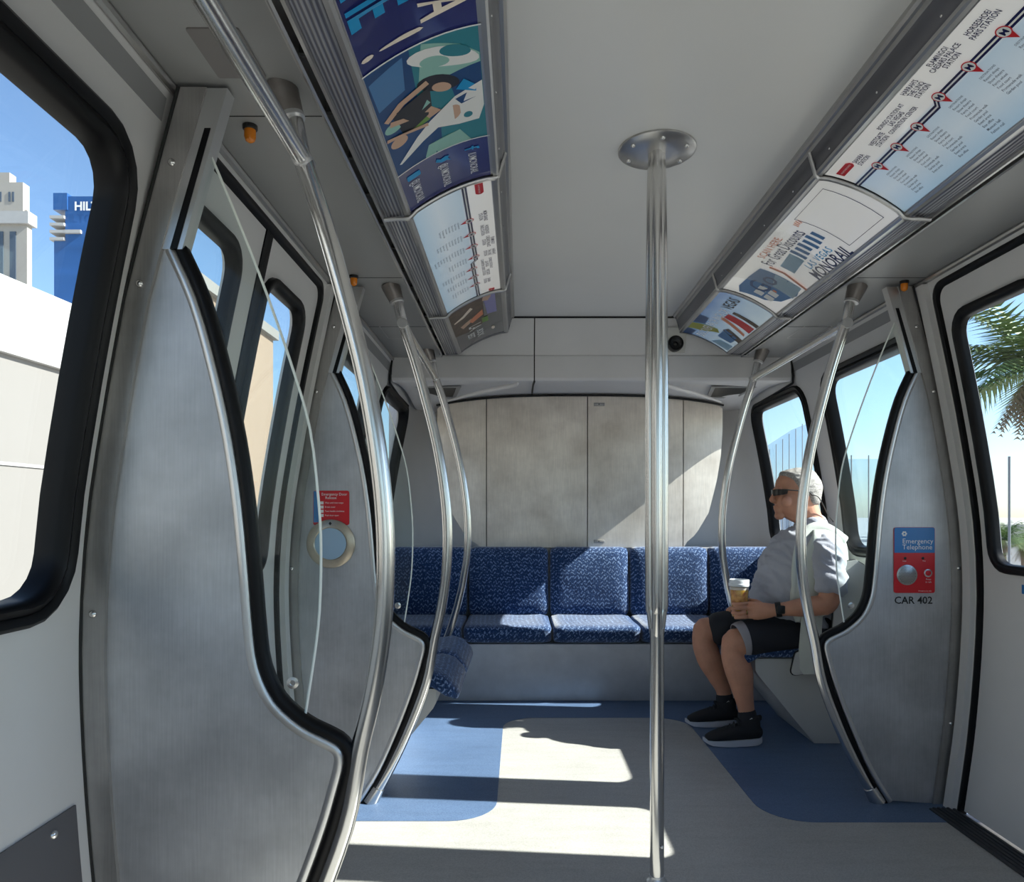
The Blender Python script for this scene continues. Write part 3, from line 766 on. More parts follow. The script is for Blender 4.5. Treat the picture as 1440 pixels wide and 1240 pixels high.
# centre pole with three upper tubes
t = empty('grab_pole', (.007, 2.10, 0), 'straight steel pole in the middle of the floor, splitting into three tubes', 'pole')
mk('lower_tube', *tube([(.007, 2.10, 0), (.007, 2.10, .745)], .0205, 20), 'tube', t)
mk('floor_collar', *lathe((.007, 2.10, 0), [(.030, 0), (.030, .014), (.0235, .022), (.0225, .03)], 24), 'rim', t)
mk('collar_screw', *dome((.018, 2.0785, .12), .005, 'Y', -1, .8, 8), 'rim', t)
for k, a in enumerate((-100, 20, 150)):
    ca, sa = math.cos(math.radians(a)), math.sin(math.radians(a)); r0 = .004; r1 = .0205
    P = [(.007+ca*r0, 2.10+sa*r0, .715), (.007+ca*(r0+.006), 2.10+sa*(r0+.006), .745), (.007+ca*.016, 2.10+sa*.016, .79), (.007+ca*r1, 2.10+sa*r1, .86), (.007+ca*r1, 2.10+sa*r1, 1.4), (.007+ca*.016, 2.10+sa*.016, 1.95), (.007+ca*.011, 2.10+sa*.011, 2.125)]
    mk('upper_tube', *tube(P, .0148, 16, 4), 'tube', t)
fl_ = mk('ceiling_flange', *lathe((.007, 2.10, 2.13), [(.112, 0), (.112, -.005), (.106, -.009), (.045, -.012), (.04, -.012)], 40), 'alu', t)
for k in range(6):
    a = PI/6+k*PI/3; mk('screw', *dome((.007+.088*math.cos(a), 2.10+.088*math.sin(a), 2.1195), .0075, 'Z', -1, .9, 10), 'tube', fl_)

# amber lamps on the soffit
for s, y, lb in ((-1, 1.60, 'amber dome lamp on the left soffit beside the near grab pole collar'), (-1, 2.60, 'small amber dome lamp on the left soffit above the red door release sign'), (1, 2.66, 'amber dome lamp on the right soffit above the emergency telephone windscreen')):
    x = s*(.985 if s < 0 else 1.02)
    t = empty('indicator_lamp', (x, y, ZS), lb, 'lamp', 'amber lamps on the soffits')
    mk('lamp_base', *lathe((x, y, ZS), [(.016, 0), (.016, -.008), (.014, -.010)], 16), 'black', t)
    mk('lens', *lathe((x, y, ZS-.009), [(.0125, 0), (.0125, -.016), (.010, -.024), (.004, -.028)], 16), 'amber', t)

# ------------------------------------------------------------------ signs
def sx_map(s, Y, x0, x1, ztop):   # sign on a windscreen's near face: (u from left, v down) in metres
    return lambda u, v, t=0: (min(x0, x1)+u, Y-t, ztop-v)
yf = Y2-.0125
# emergency telephone
t = empty('emergency_telephone', (1.077, yf, .783), 'blue and red emergency telephone plate with round speaker on the right windscreen', 'telephone')
X0, X1, Z0, Z1 = 1.0, 1.152, .783, 1.027
mp = lambda a, b, q: (a, yf-q, b)
mk('plate', *slab(rrect(X0, X1, Z0, Z1, .008), mp, 0, .003), 'red', t, smooth=False)
mk('blue_header', *slab(rc([(X0+.001, .932, 0), (X1-.001, .932, 0), (X1-.001, Z1-.001, 1), (X0+.001, Z1-.001, 1)], .007), mp, .003, .0036), 'signblue', t, smooth=False)
mb = MB(); pt = lambda x0, z0: (lambda a, b: (x0+a, yf-.0042, z0+b))
put_text(mb, 'Emergency', .026, pt(X0+.030, .967), 1.0); put_text(mb, 'Telephone', .026, pt(X0+.030, .945), 1.0)
put_text(mb, 'Press', .009, pt(1.118, .831)); put_text(mb, 'to talk', .009, pt(1.116, .821)); put_text(mb, 'Listen', .006, pt(1.031, .9)); put_text(mb, 'Wait', .006, pt(1.105, .9))
put_text(mb, 'Emergency use only', .006, pt(1.09, .789))
mb.out('lettering', 'white', t, smooth=False)
mb = MB()
for k in range(6):
    a = k*PI/3; mb.add(*lathe((X0+.038+.0065*math.cos(a), yf-.0036, 1.003+.0065*math.sin(a)), [(.0036, 0), (.0036, -.001)], 8, 'Y'))
mb.out('flower_emblem', 'white', t, smooth=False)
mk('speaker_grille', *lathe((1.048, yf-.003, .850), [(.038, 0), (.038, -.002), (.036, -.003)], 32, 'Y'), 'alu', t)
mb = MB()
for i in range(-6, 7):
    for j in range(-6, 7):
        x = i*.0055+(.00275 if j % 2 else 0); z = j*.005
        if x*x+z*z < .033**2: mb.add(*lathe((1.048+x, yf-.0061, .850+z), [(.0015, 0), (.0015, -.0003)], 6, 'Y'))
mb.out('speaker_holes', 'gap', t, smooth=False)
mk('call_button', *lathe((1.125, yf-.003, .857), [(.015, 0), (.015, -.004), (.0115, -.005), (.011, -.003), (.0105, -.003)], 20, 'Y'), 'rim', t)
mk('button_cap', *lathe((1.125, yf-.003, .857), [(.010, 0), (.010, -.0045), (.007, -.0055)], 20, 'Y'), 'red', t)
for x in (1.041, 1.107): mk('indicator_dot', *lathe((x, yf-.003, .912), [(.005, 0), (.005, -.0015), (.003, -.002)], 12, 'Y'), 'black', t)
mb = MB(); put_text(mb, 'CAR 402', .038, lambda a, b: (1.002+a, yf-.0008, .743+b), 1.0, .014)
t = mb.out('car_number', 'black', None, smooth=False); tag(t, 'black lettering reading CAR 402 under the emergency telephone', 'lettering')
# door release sign and disc
t = empty('door_release_sign', (-1.087, yf, 1.04), 'red emergency door release notice with blue edge, above the round release disc', 'sign')
mk('plate', *slab(rrect(-1.158, -1.024, 1.035, 1.163, .006), mp, 0, .002), 'red', t, smooth=False)
mk('blue_edge', *slab([(-1.1565, 1.045), (-1.137, 1.045), (-1.137, 1.161), (-1.1565, 1.161)], mp, .002, .0026), 'signblue', t, smooth=False)
mb = MB()
put_text(mb, 'Emergency Door', .0145, lambda a, b: (-1.127+a, yf-.003, 1.145+b), .95, .003); put_text(mb, 'Release', .0145, lambda a, b: (-1.113+a, yf-.003, 1.132+b), .95, .003)
for i, q in enumerate(('Wait until train stops', 'Break cover', 'Turn handle clockwise', 'Push door open')):
    put_text(mb, q, .0088, lambda a, b, i=i: (-1.114+a, yf-.003, 1.115-.0155*i+b), .9)
    mb.add(*slab([(-1.132, 1.112-.0155*i), (-1.119, 1.112-.0155*i), (-1.119, 1.123-.0155*i), (-1.132, 1.123-.0155*i)], mp, .0028, None))
mb.out('lettering', 'white', t, smooth=False)
t = empty('door_release_disc', (-1.092, yf, .972), 'round tan-rimmed door release with pale blue centre below the red notice', 'door release')
mk('rim', *lathe((-1.092, yf, .966), [(.090, 0), (.090, -.006), (.085, -.010), (.062, -.012), (.058, -.009)], 40, 'Y'), 'tan', t)
mk('cover', *lathe((-1.092, yf-.0085, .966), [(.059, 0), (.058, -.002), (.02, -.003)], 40, 'Y'), 'tag_blue', t)
mk('arrow_mark', *slab([(-1.092, 1.048), (-1.086, 1.041), (-1.092, 1.034), (-1.098, 1.041)], mp, .0125, .0132), 'black', t, smooth=False)
# stickers on doors and wall
def sticker(s, y0, y1, z0, z1, label, txt, tsize):
    f = wm(s); d = .010 if DOOR[0] < y0 < DOOR[1] else 0
    t = empty('sticker', (s*1.2, y0, z0), label, 'sticker', 'small red caution stickers')
    fm = lambda a, b, q: f(a, b, d-q)
    mk('red_field', *slab([(y0, z0), (y1, z0), (y1, z1), (y0, z1)], fm, 0, .001), 'red', t, smooth=False)
    e0, e1 = (y1-.02, y1) if s > 0 else (y0, y0+.02)
    mk('blue_edge', *slab([(e0, z0), (e1, z0), (e1, z1), (e0, z1)], fm, .001, .0015), 'signblue', t, smooth=False)
    mb = MB(); 
    for i, q in enumerate(txt):
        put_text(mb, q, tsize, lambda a, b, i=i: fm((y1-.026-a) if s > 0 else (y0+.026+a), z1-tsize*(1.0+1.25*i)+b, .0016), .9, .004)
    mb.out('lettering', 'white', t, smooth=False)
sticker(1, 2.22, 2.40, .812, .842, 'small red caution strip on the right door under its window', ['Caution - Doors'], .019)
sticker(-1, 2.14, 2.32, .812, .842, 'small red caution strip on the left door under its window', ['Caution - Doors'], .019)
sticker(-1, 3.10, 3.26, 1.79, 1.84, 'small red notice on the left wall above the window beyond the windscreen', ['No smoking', 'or vaping'], .014)
# ------------------------------------------------------------------ advertising panels in the light boxes
VH = .275
def adm(s, ya, yb):
    def f(u, v, off=0):
        y = ya+u if s < 0 else yb-u
        return (s*(.464+.242*v), y, 2.037-.113*v+.075*v*(1-v)-off)
    return f
def ad_fill(mat_a, mat_b, horizontal=True):
    key = 'print_%s_%s' % (mat_a, mat_b)
    return key
def grad(name, s, stops, axis='v', noise_amt=0):
    m, n, l, b = nodes(name); b.inputs['Roughness'].default_value = .25; b.inputs['Coat Weight'].default_value = .7; b.inputs['Coat Roughness'].default_value = .06
    g = n.new('ShaderNodeNewGeometry'); sp = n.new('ShaderNodeSeparateXYZ'); l.new(g.outputs['Position'], sp.inputs[0])
    mr = n.new('ShaderNodeMapRange')
    if axis == 'v':
        mr.inputs['From Min'].default_value = s*.464; mr.inputs['From Max'].default_value = s*.706; l.new(sp.outputs[0], mr.inputs[0])
    else:
        mr.inputs['From Min'].default_value, mr.inputs['From Max'].default_value = axis; l.new(sp.outputs[1], mr.inputs[0])
    src = mr.outputs[0]
    if noise_amt:
        k = n.new('ShaderNodeMath'); k.operation = 'ADD'; l.new(src, k.inputs[0])
        k2 = n.new('ShaderNodeMath'); k2.operation = 'MULTIPLY_ADD'; l.new(noisen(n, l, coords(n, l), 7, 3), k2.inputs[0]); k2.inputs[1].default_value = noise_amt; k2.inputs[2].default_value = -noise_amt/2
        l.new(k2.outputs[0], k.inputs[1]); src = k.outputs[0]
    cc = ramp(n, l, src, stops); l.new(cc, b.inputs['Base Color']); l.new(cc, b.inputs['Emission Color']); b.inputs['Emission Strength'].default_value = .16; return m  # faint poster glow added as fill light for the cabin
def sheet(mb, poly, f, off, step=(.06, .12)): mb.add(*slab(poly, lambda a, b, t: f(a, b, off+t), 0, None, (), step))
def rectp(u0, u1, v0, v1, k=5):
    return [(u0, v0)]+[(u1, v0)]+[(u1, v0+(v1-v0)*i/k) for i in range(1, k)]+[(u1, v1), (u0, v1)]+[(u0, v1-(v1-v0)*i/k) for i in range(1, k)]
def ell(cu, cv, ru, rv, rot=0, n=20):   # ru in metres, rv in metres
    R = []
    for k in range(n):
        a = 2*PI*k/n; x = ru*math.cos(a); y = rv*math.sin(a); c, s_ = math.cos(rot), math.sin(rot)
        R.append((cu+x*c-y*s_, cv+(x*s_+y*c)/VH))
    return R
def base_panel(s, ya, yb, label, mat):
    L = yb-ya-.014
    t = empty('advertising_panel', (s*.58, (ya+yb)/2, 1.95), label, 'advertisement')
    f0 = adm(s, ya+.007, yb-.007)
    mk('poster', *slab(rectp(0, L, .0, 1.0, 8), lambda a, b, q: f0(a, b, 0)[:2]+(f0(a, b, 0)[2]+q,), 0, .0015, (), (.08, .1)), mat, t, angle=60)
    # bright edge strips along both long sides
    mb = MB()
    for v0, v1 in ((-.01, .035), (.965, 1.01)): sheet(mb, rectp(0, L, v0, v1, 2), f0, .0012)
    mb.out('edge_strip', 'alu', t)
    return t, f0, L
DEST = ['DESTINATIONS', 'Resort shops', 'Show theatre', 'Ferris wheel', 'Food court', 'Promenade walk', 'Garden pool', 'Event arena', 'Box office', 'Museum hall', 'Fashion mall', 'Golf club', 'Aquarium']
def route_map(s, ya, yb, label, reverse):
    mat = grad('map_print_'+SIDE[s], s, [(.0, (.66, .65, .62)), (.36, (.66, .66, .65)), (.42, (.42, .53, .62)), (.7, (.52, .60, .66)), (1, (.33, .49, .63))], 'v', .0)
    t, f, L = base_panel(s, ya, yb, label, mat)
    txt = MB(); lst = MB(); line = MB(); wl = MB(); redm = MB(); disc = MB(); mm = MB(); ringm = MB()
    sc = L/1.02
    names = [['SAHARA', 'STATION'], ['WESTGATE', 'STATION'], ['BOINGO STATION AT', 'LAS VEGAS', 'CONVENTION CENTER'], ["HARRAH'S", 'THE LINQ', 'STATION'], ['FLAMINGO/', 'CAESARS PALACE', 'STATION'], ['HORSESHOE/', 'PARIS STATION'], ['MGM GRAND', 'STATION']]
    us = [.115, .215, .310, .425, .535, .645, .760]
    if reverse: names = names[::-1]; us = [1.0-u for u in us[::-1]]; us = [u*.96+.02 for u in us]
    uj = (us[2]+us[3])/2+(.028 if not reverse else 0)
    if reverse: uj = (us[3]+us[4])/2-.02
    va, vb = (.42, .36) if not reverse else (.36, .42)
    e0, e1 = (0, 1.02) if not reverse else (0, 1.02)
    for dv0, dv1, tgt, off in ((-.030, -.008, line, .0022), (-.008, .008, wl, .0024), (.008, .030, line, .0022)):
        P = [(0, va+dv0), (uj*sc, va+dv0), ((uj+.018)*sc, vb+dv0), (L, vb+dv0), (L, vb+dv1), ((uj+.018)*sc, vb+dv1), (uj*sc, va+dv1), (0, va+dv1)]
        sheet(tgt, P, f, off, None)
    for i, (nm, u) in enumerate(zip(names, us)):
        u *= sc; vc = va if u < uj*sc else vb
        for k, q in enumerate(nm):
            put_text(txt, q, .020 if len(q) < 15 else .018, lambda a, b, k=k, q=q: f(u+a, vc-.31+.062*(k+3-len(nm))+.06-b/VH, .002), .62, .014, 'CENTER')
        sheet(ringm, ell(u, vc, .0155, .0165), f, .0028, None); sheet(disc, ell(u, vc, .0130, .0138), f, .0032, None)
        sheet(redm, [(u-.010, vc+.045), (u+.010, vc+.045), (u+.003, vc+.125)], f, .0027, None)
        put_text(mm, 'M', .021, lambda a, b: f(u+a, vc+.028-b/VH, .0036), 1, .018, 'CENTER')
        nl = random.randint(7, 12); w0 = u-.020
        for k in range(nl):
            v = vc+.155+k*.040
            if v > .93: break
            put_text(lst, DEST[k % len(DEST)] if k else 'DESTINATIONS', .0092 if k else .0075, lambda a, b, v=v: f(w0+a, v-b/VH, .002), .95, .003)
    ends = [.052] if not reverse else [.055, 1.02-.022]
    for u in ends:
        u *= sc; w = .034 if u < .5 else .016
        sheet(redm, [(u-w, .135), (u+w-.008, .135), (u+w, .165), (u+w, .205), (u+w-.008, .235), (u-w, .235)], f, .002, None)
        put_text(disc, 'NORTHBOUND' if u < .5 else 'END', .0085, lambda a, b: f(u+a, .197-b/VH, .0024), .9, 0, 'CENTER')
    multi('map_print', [(txt, 'navy'), (lst, 'grey_ink'), (line, 'navy'), (wl, 'white'), (redm, 'red'), (ringm, 'red'), (disc, 'white'), (mm, 'navy')], t)
route_map(1, 1.03, 2.06, 'large pale blue route map in the right light box nearest the viewer', False)
route_map(-1, 2.06, 3.09, 'pale route map in the left light box, between navy selfie advert and dark advert', True)
route_map(1, 0.0, 1.03, 'route map in the right light box over the viewer', False)

# navy selfie advert (left, near)
t, f, L = base_panel(-1, 1.03, 2.06, 'navy selfie advertisement with a teal photo strip in the near left light box', grad('navy_print', -1, [(0, (.012, .014, .075)), (1, (.010, .013, .065))]))
A = {k: MB() for k in ('blue', 'cream_ink', 'white', 'teal', 'mint', 'deepblue', 'skin_ink', 'hair_ink', 'midblue_ink', 'paleblue_ink', 'green_ink')}
put_text(A['blue'], 'SELFIE', .160, lambda a, b: f(.055+a, .93-b/VH, .002), .52, .02, 'LEFT', .95)
put_text(A['cream_ink'], '!', .185, lambda a, b: f(.335+a, .93-b/VH, .002), .50, .012)
put_text(A['cream_ink'], 'TAKE A', .150, lambda a, b: f(.09+a, .46-b/VH, .002), .50, .014, 'LEFT', .95)
sheet(A['teal'], rectp(.385, .80, .035, .965), f, .0014)
sheet(A['white'], rectp(.383, .387, .0, 1), f, .003); sheet(A['white'], rectp(.798, .802, .0, 1), f, .003)
sheet(A['deepblue'], [(.385, .60), (.56, .62), (.60, .78), (.80, .70), (.80, .965), (.385, .965)], f, .0018)
sheet(A['mint'], [(.39, .50), (.43, .20), (.47, .04), (.54, .04), (.53, .34), (.50, .58)], f, .0019)
sheet(A['mint'], [(.74, .30), (.80, .20), (.80, .68), (.75, .62)], f, .0019)
sheet(A['deepblue'], [(.50, .04), (.60, .04), (.60, .30), (.52, .34)], f, .0020)
sheet(A['deepblue'], [(.62, .45), (.80, .50), (.80, .96), (.60, .96)], f, .0017)
sheet(A['midblue_ink'], [(.40, .66), (.50, .70), (.52, .94), (.42, .95)], f, .0021)
sheet(A['white'], ell(.452, .34, .030, .088, .42), f, .0024, None); sheet(A['teal'], ell(.445, .24, .018, .038, .42), f, .0028, None); sheet(A['mint'], ell(.457, .42, .017, .036, .42), f, .0028, None)
sheet(A['white'], [(.565, .04), (.66, .04), (.715, .10), (.715, .30), (.695, .50), (.72, .66), (.76, .90), (.755, .92), (.69, .70), (.655, .56), (.60, .30)], f, .0024, None)
sheet(A['deepblue'], [(.59, .12), (.62, .10), (.635, .25), (.61, .30)], f, .0030, None)
sheet(A['blue'], [(.545, .20), (.575, .10), (.60, .10), (.575, .28)], f, .0032, None)
sheet(A['skin_ink'], ell(.66, .34, .030, .022, .3), f, .0028, None); sheet(A['teal'], ell(.685, .20, .012, .012), f, .0032, None)
# two riders: arms, heads, tops
sheet(A['hair_ink'], ell(.530, .42, .026, .055, .5), f, .0026, None); sheet(A['skin_ink'], ell(.548, .40, .015, .026, .6), f, .0030, None)
sheet(A['hair_ink'], [(.53, .50), (.62, .52), (.66, .80), (.56, .86)], f, .0022, None)
sheet(A['skin_ink'], [(.505, .52), (.52, .50), (.545, .74), (.575, .90), (.562, .93), (.53, .78)], f, .0028, None)
sheet(A['skin_ink'], [(.592, .90), (.575, .88), (.60, .68), (.615, .66)], f, .0028, None)
sheet(A['mint'], [(.560, .56), (.585, .52), (.612, .72), (.585, .76)], f, .0029, None)
sheet(A['skin_ink'], [(.60, .52), (.63, .44), (.645, .60), (.63, .72)], f, .0027, None)
sheet(A['skin_ink'], [(.655, .58), (.668, .58), (.652, .80), (.640, .96), (.628, .95)], f, .0029, None)
sheet(A['green_ink'], [(.628, .58), (.645, .55), (.655, .70), (.638, .74)], f, .0031, None)
sheet(A['mint'], ell(.60, .87, .018, .022), f, .0026, None); sheet(A['skin_ink'], ell(.665, .86, .02, .022), f, .0026, None)
for v, q, k in ((.83, '@LVMONORAIL', 0), (.52, '@LVMONORAIL', 1), (.21, '/LVMONORAIL', 2)):
    put_text(A['white'], q, .034, lambda a, b: f(.868+a, v+.045-b/VH, .002), .50, .006)
    if k == 0: sheet(A['blue'], rrect(.834, .858, v-.07, v+.07, .010), f, .002, None)
    if k == 1: sheet(A['blue'], [(.832, v+.06), (.846, v+.075), (.858, v+.02), (.858, v-.04), (.864, v-.08), (.850, v-.055), (.840, v-.075), (.836, v-.03), (.842, v+.02)], f, .002, None)
    if k == 2: sheet(A['blue'], [(.836, v-.02), (.842, v-.02), (.842, v-.075), (.854, v-.085), (.854, v-.06), (.848, v-.05), (.848, v-.02), (.856, v-.01), (.848, v+.005), (.848, v+.075), (.842, v+.075), (.842, v+.005), (.836, v+.0)], f, .002, None)
multi('printed_artwork', [(mb, k) for k, mb in A.items()], t)
# dark photo advert (left, far)
t, f, L = base_panel(-1, 3.09, 3.82, 'dark photo advertisement with white block lettering at the far end of the left light box', grad('dark_print', -1, [(0, (.02, .022, .025)), (1, (.025, .022, .022))]))
A = {k: MB() for k in ('brown_ink', 'orange_ink', 'purple_ink', 'white', 'green_ink', 'cream_ink', 'skin_ink')}
sheet(A['brown_ink'], [(.02, .36), (.02, .97), (.40, .97), (.48, .62), (.40, .40)], f, .0016)
sheet(A['purple_ink'], [(.02, .14), (.30, .14), (.30, .32), (.02, .36)], f, .0018); sheet(A['skin_ink'], [(.0, .20), (.10, .24), (.08, .38), (.0, .34)], f, .0020)
sheet(A['orange_ink'], [(.20, .40), (.28, .40), (.34, .62), (.29, .68)], f, .0022); sheet(A['skin_ink'], [(.26, .62), (.32, .66), (.35, .80), (.30, .84)], f, .0022)
sheet(A['cream_ink'], [(.10, .60), (.13, .56), (.19, .74), (.20, .92), (.185, .92), (.16, .76)], f, .0024); sheet(A['green_ink'], [(.33, .32), (.41, .32), (.41, .44), (.33, .44)], f, .0022)
put_text(A['white'], 'LA', .090, lambda a, b: f(.38+a, .70-b/VH, .002), .75, .02)
put_text(A['white'], 'BOOK', .052, lambda a, b: f(.50+a, .58-b/VH, .002), .85, .02); put_text(A['white'], 'BEST', .052, lambda a, b: f(.50+a, .76-b/VH, .002), .85, .02)
sheet(A['cream_ink'], ell(.56, .25, .03, .010), f, .0022, None)
multi('printed_artwork', [(mb, k) for k, mb in A.items()], t)
# transit advert (right, middle): the square code is left out, its frame stays
t, f, L = base_panel(1, 2.06, 3.09, 'white advertisement with blue vehicle drawing, middle of the right light box', grad('white_print', 1, [(0, (.66, .655, .62)), (1, (.70, .69, .67))]))
A = {k: MB() for k in ('navy', 'orange_ink', 'midblue_ink', 'paleblue_ink', 'white', 'cream_ink', 'blue', 'deepblue')}
for r0 in (0,):
    o_ = [(.735, .14), (.955, .14), (.955, .88), (.735, .88)]
    for a, b in (((.735, .14), (.958, .145)), ((.735, .875), (.958, .88)), ((.735, .14), (.738, .88)), ((.955, .14), (.958, .88))):
        sheet(A['navy'], rectp(a[0], b[0], a[1], b[1]), f, .002, None)
put_text(A['orange_ink'], 'SCAN HERE', .046, lambda a, b: f(.39+a, .22-b/VH, .002), .80, .004)
put_text(A['navy'], 'For Great Discounts', .074, lambda a, b: f(.35+a, .40-b/VH, .002), .52, .006)
for k, (u, v) in enumerate(((.42, .52), (.45, .46), (.56, .44), (.60, .40))): pass
sheet(A['paleblue_ink'], [(.38, .48), (.50, .44), (.50, .66), (.38, .70)], f, .0018)
for k in range(6): sheet(A['midblue_ink'], rectp(.51+k*.034, .53+k*.034, .42+.02*(k % 2), .66-.02*(k % 3)), f, .002, None)
put_text(A['blue'], 'LAS VEGAS', .040, lambda a, b: f(.47+a, .80-b/VH, .002), .80, .012, 'LEFT', 1.25)
put_text(A['navy'], 'MONORAIL', .062, lambda a, b: f(.44+a, .97-b/VH, .002), .86, .018)
sheet(A['orange_ink'], [(.33, .38), (.345, .37), (.35, .60), (.335, .98), (.32, .98), (.335, .60)], f, .0022, None)
for k in range(4): a = -.7+k*.45; sheet(A['orange_ink'], [(.695+.01*k, .30-.05*math.cos(a)), (.70+.01*k, .30-.05*math.cos(a)), (.705+.012*k, .22-.05*math.cos(a)), (.70+.012*k, .22-.05*math.cos(a))], f, .0022, None)
sheet(A['midblue_ink'], [(.02, .30), (.08, .22), (.20, .24), (.30, .28), (.31, .90), (.24, .96), (.12, .88), (.05, .70)], f, .0018)
sheet(A['paleblue_ink'], [(.20, .62), (.30, .52), (.31, .92), (.20, .95)], f, .0020)
for k in range(4): sheet(A['white'], rrect(.07+.05*(k % 2), .11+.05*(k % 2), .48+.17*(k//2), .62+.17*(k//2), .006), f, .0022, None)
put_text(A['deepblue'], 'Go', .13, lambda a, b: f(.10+a, .64-b/VH, .0026), 1.0, .006); sheet(A['orange_ink'], ell(.17, .70, .008, .010), f, .0026, None)
multi('printed_artwork', [(mb, k) for k, mb in A.items()], t)
# loose clear sheet peeling off
V = []; Fc = []; n = 12
for i in range(n+1):
    for j in range(n+1):
        a, b = i/n, j/n; u = .16+.50*a*(1-.25*b)+.05*b; v = .02+.95*b
        lift = .004+.055*(a**3)*(b**1.5)
        V.append(f(u, v, lift))
for i in range(n):
    for j in range(n): Fc.append((i*(n+1)+j, i*(n+1)+j+1, (i+1)*(n+1)+j+1, (i+1)*(n+1)+j))
o = mk('plastic_sheet', V, Fc, 'plastic'); tag(o, 'clear plastic sheet peeling off the white advertisement with the blue vehicle', 'plastic sheet')
# vegas photo advert (right, far)
t, f, L = base_panel(1, 3.09, 3.82, 'pale blue photo advertisement reading VEGAS, far end of the right light box', grad('sky_print', 1, [(0, (.08, .17, .36)), (.45, (.28, .40, .54)), (1, (.45, .55, .60))], 'v', .5))
A = {k: MB() for k in ('white', 'black', 'orange_ink', 'red', 'olive_ink', 'deepblue', 'midblue_ink', 'paleblue_ink', 'brown_ink')}
put_text(A['white'], 'DISCOVER EACH INCH OF', .070, lambda a, b: f(.03+a, .44-b/VH, .003), .56, .012); put_text(A['black'], 'VEGAS', .078, lambda a, b: f(.515+a, .44-b/VH, .003), .62, .016)
sheet(A['deepblue'], [(0, 0), (.10, .0), (.08, .22), (.0, .20)], f, .0018); sheet(A['olive_ink'], [(.10, .02), (.20, .03), (.22, .52), (.18, .60), (.11, .30)], f, .0019); sheet(A['deepblue'], [(.21, .03), (.34, .03), (.32, .24), (.22, .26)], f, .0018)
sheet(A['orange_ink'], [(.36, .42), (.40, .40), (.34, .92), (.31, .94)], f, .0022); sheet(A['red'], [(.40, .44), (.46, .46), (.46, .95), (.38, .95)], f, .0022); sheet(A['brown_ink'], [(.48, .50), (.51, .50), (.52, .96), (.48, .96)], f, .0022)
sheet(A['midblue_ink'], [(.13, .62), (.26, .62), (.24, .90), (.14, .88)], f, .0022); sheet(A['brown_ink'], [(.24, .60), (.29, .66), (.26, .97), (.20, .97)], f, .0021); sheet(A['paleblue_ink'], [(.02, .6), (.10, .7), (.12, .95), (.03, .95)], f, .0021)
multi('printed_artwork', [(mb, k) for k, mb in A.items()], t)

# ------------------------------------------------------------------ seating
def cushion(name, x0, x1, y0, y1, z0, z1, r, parent, fn=None, div=9):
    return mk(name, *rbox(x0, x1, y0, y1, z0, z1, r, div=div, fn=fn), 'fabric', parent, angle=80)
XE = [-1.215, -.715, -.205, .300, .800, 1.225]
LBL = ['rear bench seat in the far left corner behind the windscreen glass', 'rear bench seat at the left, its edge just catching sunlight', 'rear bench seat second from left of the centre pole, half in sunlight', 'rear bench seat directly behind the centre pole', 'rear bench seat in the right corner behind the cup and the seated man']
random.seed(3)
for k in range(5):
    x0, x1 = XE[k]+.004, XE[k+1]-.004; xc = (x0+x1)/2; h = (x1-x0)/2
    t = empty('bench_section', (xc, 4.3, .35), LBL[k], 'seat', 'blue rear bench seats')
    ph = random.random()*6
    def fs(c):
        z = c.z; u = (c.x-xc)/h
        if z > .39: z += -.012*(1-u*u)*math.sin(PI*min(1, max(0, (c.y-4.07)/.5)))+.004*noise.noise(Vector((c.x*9, c.y*9, ph)))
        if z > .37 and c.y < 4.12: z -= .012*((4.12-c.y)/.06)**2*.6
        y = c.y+.045*max(0, .425-c.z)/.085*max(0, min(1, (4.2-c.y)/.12))
        return (c.x, y, z)
    cushion('seat_cushion', x0, x1, 4.07, 4.60, .342, .452, .030, t, fs)
    def fb(c):
        u = (c.x-xc)/h; y = c.y; hz = (c.z-.44)/.44
        y += .09*(1-hz)*(-.3)+.0
        if c.y < 4.62: y -= .022*math.sin(PI*min(1, max(0, hz)))*(1-u*u*.6)-.016*(1-abs(2*hz-.55))*max(0, 1-u*u)*(1 if hz < .5 else .3)*.6
        y += .005*noise.noise(Vector((c.x*8, c.z*8, ph)))
        return (c.x, y, c.z)
    cushion('seat_back', x0, x1, 4.56, 4.68, .44, .872, .035, t, fb)
o = mk('bench_plinth', *rbox(-1.205, 1.205, 4.125, 4.69, 0.001, .340, .006, fn=lambda c: (c.x, c.y+(.06*(.34-c.z)/.34 if c.y < 4.3 else 0), c.z)), 'plinth'); tag(o, 'long scuffed white plinth under the rear blue bench', 'bench base')
